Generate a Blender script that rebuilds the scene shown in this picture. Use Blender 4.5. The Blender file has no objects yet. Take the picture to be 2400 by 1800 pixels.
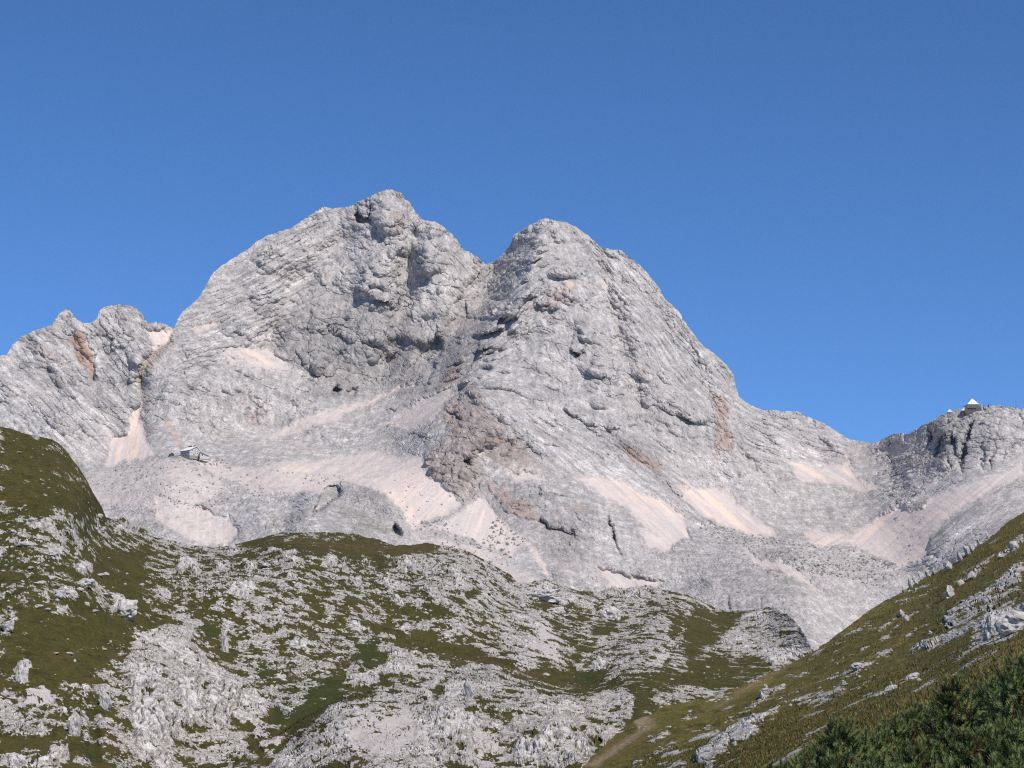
import bpy, math, random
import numpy as np
from mathutils import Vector, Matrix, Euler
R = math.radians
rng = np.random.default_rng(7)
random.seed(7)
scene = bpy.context.scene
col = scene.collection

# ------------------------------------------------------------------ camera, sky, sun, exposure
FPX, PITCH = 4850.0, R(9.7)            # focal length in photo pixels (2400 wide), camera tilt
cam_d = bpy.data.cameras.new('camera'); cam = bpy.data.objects.new('camera', cam_d); col.objects.link(cam)
cam_d.sensor_width = 36.0; cam_d.lens = 36.0 * FPX / 2400.0
cam_d.clip_start = 0.5; cam_d.clip_end = 40000
cam.rotation_euler = (R(90) + PITCH, 0, 0); cam.location = (0, 0, 0)
scene.camera = cam
SUN_EL, SUN_AZ = R(48), R(180 - 36)     # azimuth measured from +Y towards +X
world = bpy.data.worlds.new('World'); scene.world = world; world.use_nodes = True
wn, wl = world.node_tree.nodes, world.node_tree.links
bg = wn['Background']; bg.inputs['Strength'].default_value = 0.122
sky = wn.new('ShaderNodeTexSky'); sky.sky_type = 'NISHITA'; sky.sun_disc = False
sky.sun_elevation = SUN_EL; sky.sun_rotation = SUN_AZ
sky.altitude = 2000; sky.air_density = 0.8; sky.dust_density = 0.0; sky.ozone_density = 10.0
hs = wn.new('ShaderNodeHueSaturation'); hs.inputs['Saturation'].default_value = 1.06
wl.new(sky.outputs[0], hs.inputs['Color']); wl.new(hs.outputs[0], bg.inputs['Color'])
sun_d = bpy.data.lights.new('sun', 'SUN'); sun_d.energy = 4.1; sun_d.angle = R(0.53); sun_d.color = (1.0, 0.935, 0.85)
sun = bpy.data.objects.new('sun', sun_d); col.objects.link(sun)
SUN = Vector((math.cos(SUN_EL) * math.sin(SUN_AZ), math.cos(SUN_EL) * math.cos(SUN_AZ), math.sin(SUN_EL)))
sun.rotation_euler = SUN.to_track_quat('Z', 'Y').to_euler(); sun.location = (200, -300, 900)
vs = scene.view_settings; vs.view_transform = 'Standard'; vs.look = 'None'; vs.gamma = 1; vs.exposure = 0.16
vs.use_curve_mapping = False
scene.cycles.use_denoising = False; scene.cycles.filter_width = 1.2
scene.cycles.max_bounces = 5; scene.cycles.diffuse_bounces = 3; scene.cycles.volume_bounces = 0

# ------------------------------------------------------------------ helpers
CP, SP = math.cos(PITCH), math.sin(PITCH)
def at(u, v, Y):
    """surveyed bearing (u, v) on the photo and forward distance Y in metres -> world point"""
    a = (np.asarray(u, float) - 1200.0) / FPX; b = (900.0 - np.asarray(v, float)) / FPX
    dy = CP - b * SP; dz = SP + b * CP
    k = np.asarray(Y, float) / dy
    return np.stack([a * k, dy * k, dz * k], -1)
CROP = {'A': (0, 600, .36166), 'B': (600, 400, .36166), 'C': (1000, 400, .36166), 'D': (600, 900, .36166),
        'E': (1000, 900, .36166), 'F': (1600, 800, .36166), 'G': (0, 1200, .36166), 'H': (1600, 1200, .36166),
        'I': (800, 1200, .36166), 'a': (0, 1200, .18083), 'b': (0, 1500, .18083), 'c': (400, 1250, .18083),
        'd': (400, 1500, .18083), 'e': (800, 1250, .18083), 'f': (800, 1500, .18083), 'g': (1200, 1350, .18083),
        'h': (1200, 1550, .18083), 'k': (2000, 1250, .18083), 'm': (1700, 1500, .31646), 'W': (0, 0, 1.0)}
def P(c, s):
    x0, y0, k = CROP[c]
    q = [tuple(map(float, t.split(','))) for t in s.split()]
    return np.array([(x0 + k * x, y0 + k * y) for x, y in q])
# --- gradient noise
_pr = np.random.default_rng(11)
_perm = np.concatenate([_pr.permutation(256)] * 3).astype(np.int32)
_g = _pr.normal(size=(256, 3)).astype(np.float32); _g /= np.linalg.norm(_g, axis=1)[:, None]
_gx, _gy, _gz = [np.ascontiguousarray(_g[:, i]) for i in range(3)]
def pn(x, y, z, seed=0):
    x = x.astype(np.float32) + seed * 17.31; y = y.astype(np.float32) + seed * 5.77; z = z.astype(np.float32) - seed * 9.13
    fx, fy, fz = np.floor(x), np.floor(y), np.floor(z)
    xi, yi, zi = fx.astype(np.int32) & 255, fy.astype(np.int32) & 255, fz.astype(np.int32) & 255
    x = x - fx; y = y - fy; z = z - fz
    w = lambda t: t * t * t * (t * (t * 6 - 15) + 10)
    ux, uy, uz = w(x), w(y), w(z)
    a0, a1 = _perm[xi], _perm[xi + 1]
    b00, b01, b10, b11 = _perm[a0 + yi], _perm[a0 + yi + 1], _perm[a1 + yi], _perm[a1 + yi + 1]
    def gd(h, X, Y, Z):
        return _gx[h] * X + _gy[h] * Y + _gz[h] * Z
    n000 = gd(_perm[b00 + zi], x, y, z); n100 = gd(_perm[b10 + zi], x - 1, y, z)
    n010 = gd(_perm[b01 + zi], x, y - 1, z); n110 = gd(_perm[b11 + zi], x - 1, y - 1, z)
    n001 = gd(_perm[b00 + zi + 1], x, y, z - 1); n101 = gd(_perm[b10 + zi + 1], x - 1, y, z - 1)
    n011 = gd(_perm[b01 + zi + 1], x, y - 1, z - 1); n111 = gd(_perm[b11 + zi + 1], x - 1, y - 1, z - 1)
    l = lambda a, b, t: a + t * (b - a)
    return 1.5 * l(l(l(n000, n100, ux), l(n010, n110, ux), uy), l(l(n001, n101, ux), l(n011, n111, ux), uy), uz)
def fbm(x, y, z, o=4, seed=0, gain=.5, lac=2.03):
    s = 0; a = 1.0
    for i in range(o):
        s = s + a * pn(x, y, z, seed + i); a *= gain; x = x * lac; y = y * lac; z = z * lac
    return s
def ridged(x, y, z, o=4, seed=0, gain=.5, lac=2.07):
    s = 0; a = 1.0; t = 0
    for i in range(o):
        s = s + a * (1 - 2.2 * np.abs(pn(x, y, z, seed + i))); t += a; a *= gain; x = x * lac; y = y * lac; z = z * lac
    return s / t
sst = lambda a, b, x: (lambda t: t * t * (3 - 2 * t))(np.clip((x - a) / (b - a), 0, 1))
# --- survey rasters: small maps over the picture that hold relief, rock, scree and so on
GU0, GV0, GS = -260.0, 380.0, 3.0
GW, GH = 1000, 720
class Field:
    def __init__(s, v=0.0): s.a = np.full((GH, GW), v, np.float32)
    def _win(s, q, m):
        x0 = max(int((q[:, 0].min() - m - GU0) / GS), 0); x1 = min(int((q[:, 0].max() + m - GU0) / GS) + 2, GW)
        y0 = max(int((q[:, 1].min() - m - GV0) / GS), 0); y1 = min(int((q[:, 1].max() + m - GV0) / GS) + 2, GH)
        V, U = np.mgrid[y0:y1, x0:x1]
        return slice(y0, y1), slice(x0, x1), GU0 + U * GS, GV0 + V * GS
    @staticmethod
    def _dist(q, U, V):
        """distance, signed side and position along the polyline q"""
        best = np.full(U.shape, 1e9); side = np.zeros(U.shape); tt = np.zeros(U.shape); n = len(q) - 1
        for i in range(n):
            d = q[i + 1] - q[i]; L = max(float(d @ d), 1e-6)
            t = np.clip(((U - q[i, 0]) * d[0] + (V - q[i, 1]) * d[1]) / L, 0, 1)
            px = U - q[i, 0] - t * d[0]; py = V - q[i, 1] - t * d[1]
            r = px * px + py * py; m = r < best
            best = np.where(m, r, best); tt = np.where(m, (i + t) / n, tt)
            side = np.where(m, np.sign(d[0] * py - d[1] * px), side)   # + : right-hand side seen on the picture (v down)
        return np.sqrt(best), side, tt
    def poly(s, q, val, soft=8, mode='set'):
        if len(q) < 3: return
        sy, sx, U, V = s._win(q, soft * 2)
        d, _, _ = s._dist(np.vstack([q, q[:1]]), U, V)
        ins = np.zeros(U.shape, bool); j = len(q) - 1
        for i in range(len(q)):
            c = ((q[i, 1] > V) != (q[j, 1] > V)) & (U < (q[j, 0] - q[i, 0]) * (V - q[i, 1]) / (q[j, 1] - q[i, 1] + 1e-9) + q[i, 0])
            ins ^= c; j = i
        w = sst(-soft, soft, np.where(ins, d, -d)); A = s.a[sy, sx]
        if mode == 'set': s.a[sy, sx] = A + w * (val - A)
        elif mode == 'max': s.a[sy, sx] = np.maximum(A, w * val)
        else: s.a[sy, sx] = A + w * val
    def line(s, q, val, width, mode='add', taper=True):
        sy, sx, U, V = s._win(q, width * 3)
        d, _, t = s._dist(q, U, V)
        w = np.exp(-(d / width) ** 2)
        if taper: w = w * np.clip(np.minimum(t, 1 - t) * 6 + .25, 0, 1)
        A = s.a[sy, sx]
        if mode == 'add': s.a[sy, sx] = A + w * val
        elif mode == 'max': s.a[sy, sx] = np.maximum(A, w * val)
        else: s.a[sy, sx] = A + w * (val - A)
    def edge(s, q, h, width, proud):
        """a rock step along q: the proud side (U D L R) stands h metres forward and fades back over width"""
        sy, sx, U, V = s._win(q, width * 4)
        d, sd, t = s._dist(q, U, V)
        e = q[-1] - q[0]; n = {'U': (0, -1), 'D': (0, 1), 'L': (-1, 0), 'R': (1, 0)}[proud]
        sg = 1.0 if e[0] * n[1] - e[1] * n[0] > 0 else -1.0
        w = np.where(sd * sg > 0, np.exp(-d / width), 0) * np.clip(np.minimum(t, 1 - t) * 8, 0, 1)
        s.a[sy, sx] += h * w
    def blur(s, n=1):
        for _ in range(n):
            a = np.pad(s.a, 1, 'edge'); s.a = (a[:-2, 1:-1] + a[2:, 1:-1] + a[1:-1, :-2] + a[1:-1, 2:] + 4 * a[1:-1, 1:-1]) / 8
    def __call__(s, u, v):
        x = np.clip((u - GU0) / GS, 0, GW - 1.01); y = np.clip((v - GV0) / GS, 0, GH - 1.01)
        xi = x.astype(int); yi = y.astype(int); fx = x - xi; fy = y - yi; a = s.a
        return (a[yi, xi] * (1 - fx) + a[yi, xi + 1] * fx) * (1 - fy) + (a[yi + 1, xi] * (1 - fx) + a[yi + 1, xi + 1] * fx) * fy
def rbf(ctrl, c, logy=False):
    ctrl = np.array(ctrl, float); p = ctrl[:, :2] / 100; y = np.log(ctrl[:, 2]) if logy else ctrl[:, 2]
    m = y.mean(); k = lambda r2: np.sqrt(r2 + c * c)
    A = k(((p[:, None] - p[None]) ** 2).sum(-1)); w = np.linalg.solve(A + np.eye(len(p)) * 1e-6, y - m)
    f = Field()
    V, U = np.mgrid[0:GH:4, 0:GW:4]; U = (GU0 + U * GS) / 100; V = (GV0 + V * GS) / 100
    o = np.full(U.shape, m)
    for (a, b), ww in zip(p, w): o += ww * k((U - a) ** 2 + (V - b) ** 2)
    if logy: o = np.exp(o)
    # bilinear upsample
    ys = np.minimum(np.arange(GH) / 4, o.shape[0] - 1.001); xs = np.minimum(np.arange(GW) / 4, o.shape[1] - 1.001)
    yi = ys.astype(int)[:, None]; xi = xs.astype(int)[None]; fy = (ys[:, None] - yi); fx = xs[None] - xi
    f.a = ((o[yi, xi] * (1 - fx) + o[yi, xi + 1] * fx) * (1 - fy) + (o[yi + 1, xi] * (1 - fx) + o[yi + 1, xi + 1] * fx) * fy).astype(np.float32)
    return f
def grid_normals(G):
    du = np.gradient(G, axis=0); dv = np.gradient(G, axis=1)
    n = np.cross(du, dv); n /= np.linalg.norm(n, axis=-1)[..., None] + 1e-9
    return np.where((n[..., 1:2] > 0), -n, n)
def sheet_mesh(name, G, attrs, mat, smooth=True):
    nu, nv = G.shape[:2]
    me = bpy.data.meshes.new(name)
    me.vertices.add(nu * nv); me.vertices.foreach_set('co', G.reshape(-1, 3).astype(np.float32).ravel())
    i = np.arange(nu * nv).reshape(nu, nv)
    f = np.stack([i[:-1, :-1], i[:-1, 1:], i[1:, 1:], i[1:, :-1]], -1).reshape(-1, 4).astype(np.int32)
    nf = len(f); me.loops.add(nf * 4); me.loops.foreach_set('vertex_index', f.ravel())
    me.polygons.add(nf); me.polygons.foreach_set('loop_start', np.arange(0, nf * 4, 4, dtype=np.int32))
    me.polygons.foreach_set('use_smooth', np.full(nf, smooth))
    for k, a in attrs.items():
        at_ = me.attributes.new(k, 'FLOAT', 'POINT'); at_.data.foreach_set('value', a.astype(np.float32).ravel())
    me.update(calc_edges=True); me.materials.append(mat)
    return me
def link(name, me, parent=None):
    o = bpy.data.objects.new(name, me); col.objects.link(o)
    if parent: o.parent = parent
    return o
def tag(o, label=None, cat=None, group=None, kind=None):
    for k, x in (('label', label), ('category', cat), ('group', group), ('kind', kind)):
        if x: o[k] = x
    return o
# --- node helper
class NT:
    def __init__(s, name):
        s.m = bpy.data.materials.new(name); s.m.use_nodes = True; s.t = s.m.node_tree
        s.b = s.t.nodes['Principled BSDF']; s.b.inputs['Specular IOR Level'].default_value = 0.12
        s.b.inputs['Roughness'].default_value = 0.95
        s._tc = None
    def n(s, ty, **kw):
        x = s.t.nodes.new(ty)
        for k, v in kw.items(): setattr(x, k, v)
        return x
    def l(s, a, b): s.t.links.new(a, b)
    def put(s, inp, v):
        if hasattr(v, 'is_output') or isinstance(v, bpy.types.NodeSocket): s.l(v, inp)
        else: inp.default_value = v
    def tc(s):
        if s._tc is None: s._tc = s.n('ShaderNodeTexCoord').outputs['Object']
        return s._tc
    def attr(s, name): return s.n('ShaderNodeAttribute', attribute_name=name).outputs['Fac']
    def noise(s, scale, detail=4, rough=.55, stretch=None, lac=2.0):
        x = s.n('ShaderNodeTexNoise'); x.inputs['Scale'].default_value = scale; x.inputs['Detail'].default_value = detail
        x.inputs['Roughness'].default_value = rough
        if stretch:
            mp = s.n('ShaderNodeMapping'); mp.inputs['Scale'].default_value = stretch; s.l(s.tc(), mp.inputs['Vector']); s.l(mp.outputs[0], x.inputs['Vector'])
        else: s.l(s.tc(), x.inputs['Vector'])
        return x.outputs['Fac']
    def math(s, op, a, b=0.0, c=0.0):
        x = s.n('ShaderNodeMath', operation=op)
        for i, v in enumerate((a, b, c)): s.put(x.inputs[i], v)
        return x.outputs[0]
    def ramp(s, f, a, b, lo=0.0, hi=1.0):
        x = s.n('ShaderNodeMapRange', interpolation_type='SMOOTHSTEP')
        for i, v in enumerate((f, a, b, lo, hi)): s.put(x.inputs[i], v)
        return x.outputs[0]
    def mix(s, f, a, b, blend='MIX'):
        x = s.n('ShaderNodeMix', data_type='RGBA', blend_type=blend)
        s.put(x.inputs[0], f)
        for i, v in ((6, a), (7, b)):
            if isinstance(v, tuple): v = v + (1,) if len(v) == 3 else v
            s.put(x.inputs[i], v)
        return x.outputs[2]
    def color(s, c):
        if isinstance(c, tuple): c = c + (1,)
        s.put(s.b.inputs['Base Color'], c)
    def bump(s, h, strength, dist):
        x = s.n('ShaderNodeBump'); x.inputs['Strength'].default_value = strength; x.inputs['Distance'].default_value = dist
        s.l(h, x.inputs['Height']); s.l(x.outputs[0], s.b.inputs['Normal'])

# ------------------------------------------------------------------ materials of the terrain
def mat_massif():
    t = NT('limestone_massif')
    big = t.noise(.012, 3); mid = t.noise(.07, 4); fine = t.noise(.45, 3, .6)
    streak = t.noise(.22, 3, .6, (1, 1, .16))
    c = t.mix(t.ramp(big, .38, .62), (.345, .325, .310), (.40, .366, .342))
    c = t.mix(t.ramp(mid, .40, .68), c, (.50, .465, .44))
    v = t.math('ADD', t.math('MULTIPLY', t.ramp(fine, .34, .66), .42), t.math('MULTIPLY', t.ramp(streak, .3, .7), .26))
    v = t.math('ADD', v, .64)
    v = t.math('MULTIPLY', v, t.attr('tone'))
    vm = t.n('ShaderNodeCombineColor'); [t.l(v, vm.inputs[i]) for i in range(3)]
    c = t.mix(1.0, c, vm.outputs[0], 'MULTIPLY')
    red = t.math('MULTIPLY', t.attr('red'), t.ramp(t.noise(.10, 4, .6), .25, .62, .25, 1.0))
    c = t.mix(red, c, (.40, .235, .155))
    grn = t.math('MULTIPLY', t.attr('green'), t.ramp(t.noise(.16, 4, .65), .42, .62))
    c = t.mix(grn, c, (.13, .135, .085))
    sc = t.mix(t.ramp(t.noise(.05, 4, .6, (1, 1, .35)), .35, .65), (.70, .585, .515), (.62, .535, .49))
    sc = t.mix(t.math('MULTIPLY', t.attr('streak'), .75), sc, (.49, .455, .44))
    sc = t.mix(t.ramp(t.noise(.5, 4, .75), .42, .62, 0, .3), sc, (.42, .38, .36))
    sc = t.mix(t.ramp(t.noise(.8, 3, .7), .5, .7, 0, .4), sc, (.66, .60, .56))
    c = t.mix(t.attr('scree'), c, sc)
    c = t.mix(t.math('MULTIPLY', t.attr('warm'), .8), c, (.80, .615, .49))
    t.color(c); t.bump(t.math('ADD', t.noise(.30, 6, .72), t.math('MULTIPLY', t.ramp(t.math('ABSOLUTE', t.math('SUBTRACT', t.noise(.10, 5, .6, (1, 1, .6)), .5)), 0, .035), .35)), .45, 2.0)
    return t.m
def mat_hill(name, dry, lift=1.0):
    t = NT(name)
    f1 = t.noise(.10, 4); f2 = t.noise(.9, 5, .7); f3 = t.noise(3.0, 4, .7)
    g = t.mix(t.ramp(f1, .36, .64), (.054, .048, .0105), (.078, .066, .016))
    g = t.mix(t.ramp(f2, .3, .72), g, (.044, .043, .010))
    g = t.mix(t.math('MULTIPLY', t.attr('dry'), t.ramp(t.noise(.35, 4), .3, .7, .3, 1)), g, dry)
    g = t.mix(t.ramp(f3, .55, .8, 0, .55), g, (.17, .15, .085))
    g = t.mix(t.ramp(t.noise(.28, 5, .7, (1, .4, 2.2)), .48, .66, 0, .75), g, (.025, .027, .007))
    g = t.mix(t.ramp(t.noise(.8, 5, .8), .5, .64, 0, .55), g, (.115, .098, .034))
    g = t.mix(t.ramp(t.noise(.05, 3), .5, .7, 0, .6), g, (.074, .054, .019))
    g = t.mix(t.attr('lush'), g, (.032, .046, .011))
    if lift != 1.0: g = t.mix(1.0, g, (lift * 1.03, lift, lift * .95), 'MULTIPLY')
    r = t.mix(t.ramp(t.noise(.16, 4), .35, .65), (.76, .735, .715), (.66, .615, .585))
    r = t.mix(t.ramp(t.noise(.42, 6, .75, (1.3, 1, .45)), .44, .60, 0, .85), r, (.255, .23, .205))
    r = t.mix(t.ramp(f3, .40, .66, 0, .7), r, (.24, .215, .17))
    r = t.mix(t.ramp(t.noise(1.6, 4, .7), .54, .70, 0, .8), r, (.74, .715, .70))
    spk = t.math('MULTIPLY', t.ramp(t.noise(2.3, 4, .8), .44, .56), t.ramp(t.attr('rock'), .84, 1.0, .60, .06))
    r = t.mix(spk, r, (.125, .108, .075))
    r = t.mix(t.attr('scree'), r, t.mix(t.ramp(f3, .35, .65), (.56, .51, .48), (.36, .325, .295)))
    m = t.math('ADD', t.attr('rock'), t.math('MULTIPLY', t.math('SUBTRACT', t.ramp(t.noise(1.1, 5, .75), .3, .7), .5), .75))
    c = t.mix(t.ramp(m, .42, .56), g, r)
    c = t.mix(t.attr('soil'), c, (.40, .29, .23))
    t.color(c); t.bump(t.math('ADD', f3, t.math('MULTIPLY', f2, 2.0)), .5, .35)
    return t.m
M_massif = mat_massif()
M_hill = mat_hill('alpine_turf_and_limestone', (.09, .064, .027))
M_slope = mat_hill('dry_turf_and_limestone', (.15, .112, .038), 1.45)

# ------------------------------------------------------------------ skylines (surveyed)
def sky_line(q, jit, seed):
    q = np.array(q, float)
    def f(u):
        v = np.interp(u, q[:, 0], q[:, 1]); z = np.zeros_like(u)
        return v + jit * (fbm(u / 24, z, z, 4, seed, .6)) 
    return f
SIL_M = [(-260,905),(-120,880),(0,837),(14,835),(27,813),(52,790),(87,775),(119,766),(139,736),(156,726),(168,732),(181,750),(195,759),(219,759),(231,743),(235,727),(253,719),(278,715),(300,718),(322,727),(336,743),(349,762),(376,758),(394,766),(409,771),(414,755),(425,736),(445,719),(467,698),(485,665),(497,643),(524,622),(559,600),(600,570),(625,555),(680,536),(716,514),(737,499),(757,487),(781,489),(810,488),(835,478),(875,458),(889,451),(915,444),(936,454),(956,470),(969,490),(974,501),(989,518),(1019,521),(1038,536),(1067,559),(1085,586),(1121,603),(1137,619),(1164,611),(1197,577),(1208,554),(1226,541),(1256,523),(1273,515),(1311,520),(1333,527),(1362,541),(1389,565),(1414,583),(1456,590),(1488,610),(1506,630),(1524,650),(1546,680),(1559,704),(1589,731),(1611,769),(1651,812),(1694,848),(1716,877),(1727,921),(1731,932),(1759,953),(1788,963),(1817,967),(1853,965),(1868,967),(1889,977),(1926,993),(1962,1013),(1991,1030),(2016,1037),(2048,1039),(2074,1031),(2099,1019),(2115,1016),(2132,1019),(2164,999),(2186,988),(2211,974),(2237,965),(2262,962),(2290,961),(2309,956),(2345,953),(2378,959),(2400,961),(2520,990),(2700,1020)]
SIL_H = [(-260,960),(-100,975),(0,998),(43,1009),(72,1020),(123,1030),(145,1045),(163,1067),(181,1092),(203,1132),(217,1153),(228,1179),(231,1207),(268,1218),(289,1214),(325,1233),(362,1258),(416,1272),(459,1281),(514,1284),(561,1274),(615,1260),(662,1248),(723,1247),(800,1249),(831,1251),(875,1262),(926,1278),(962,1276),(1005,1272),(1052,1283),(1088,1291),(1143,1316),(1197,1348),(1215,1370),(1240,1366),(1273,1359),(1300,1366),(1350,1385),(1400,1388),(1452,1381),(1499,1379),(1524,1374),(1564,1385),(1615,1395),(1647,1414),(1705,1434),(1763,1430),(1803,1424),(1845,1440),(1875,1472),(1900,1520),(1960,1560),(2100,1640)]
SIL_S = [(1280,1880),(1364,1800),(1397,1764),(1433,1730),(1490,1688),(1560,1655),(1654,1636),(1708,1620),(1781,1586),(1817,1569),(1878,1543),(1915,1522),(1962,1486),(1998,1460),(2052,1421),(2106,1392),(2164,1355),(2211,1334),(2244,1316),(2287,1283),(2323,1258),(2360,1225),(2400,1200),(2520,1120),(2740,980)]

# ------------------------------------------------------------------ the massif: distances by bearing
CM = []
def colm(u, s):
    for t in s.split(): v, y = t.split(':'); CM.append((u, float(v), float(y)))
colm(-260, '880:2900 960:2800 1100:2680 1250:2500'); colm(0, '837:2950 900:2890 1000:2800 1100:2700 1250:2560')
colm(156, '726:3050 850:2950 950:2870 1050:2780 1150:2650 1250:2480')
colm(290, '716:3080 850:2960 950:2900 1040:2825 1080:2745 1120:2650 1200:2550 1320:2420')
colm(409, '771:3050 850:2960 950:2880 1030:2795 1065:2715 1100:2630 1180:2540 1320:2400')
colm(520, '625:3250 750:3130 850:3030 950:2930 1040:2835 1078:2735 1120:2650 1170:2580 1320:2430')
colm(650, '545:3340 700:3220 850:3090 950:3000 1030:2900 1080:2700 1130:2590 1200:2490 1320:2370')
colm(757, '487:3400 600:3310 750:3200 880:3110 930:3050 1000:2930 1060:2820 1110:2670 1150:2560 1260:2400')
colm(912, '444:3400 560:3330 700:3240 800:3180 900:3110 950:3000 1000:2900 1060:2780 1100:2690 1150:2580 1230:2480 1300:2390')
colm(1040, '540:3340 650:3270 750:3200 850:3090 930:2900 1000:2740 1080:2650 1160:2580 1230:2480 1320:2370')
colm(1190, '590:3300 640:3240'); colm(1137, '619:3320 700:3250 780:3130 850:3000 930:2830 1000:2740 1100:2650 1170:2590 1250:2490 1370:2330')
colm(1273, '515:3280 600:3200 700:3110 800:3010 900:2910 1000:2800 1080:2700 1150:2600 1250:2480 1350:2350 1430:2260')
colm(1400, '575:3290 700:3160 800:3060 900:2960 1000:2850 1100:2730 1150:2650 1250:2520 1350:2400 1430:2310')
colm(1540, '672:3260 800:3130 900:3030 1000:2920 1100:2800 1150:2700 1200:2620 1280:2500 1430:2330')
colm(1700, '850:3180 950:3080 1050:2970 1130:2880 1200:2750 1245:2650 1300:2500 1380:2370 1430:2300 1490:2230')
colm(1853, '965:3150 1050:3050 1120:2960 1200:2820 1262:2660 1300:2520 1350:2410 1400:2330 1540:2190')
colm(2048, '1039:3100 1100:2990 1160:2870 1220:2760 1270:2640 1310:2540 1400:2400 1500:2280')
colm(2200, '980:2880 1070:2800 1150:2680 1230:2520 1300:2420 1420:2280')
colm(2400, '961:2800 1060:2720 1130:2580 1200:2400 1280:2250'); colm(2700, '1020:2750 1120:2600 1280:2200')
FM_Y = rbf(CM, .6); FM_Y.blur(14)
rel, scree, red, tone, rough, green, warm, diag = Field(), Field(), Field(), Field(1.0), Field(1.0), Field(), Field(), Field()
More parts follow.
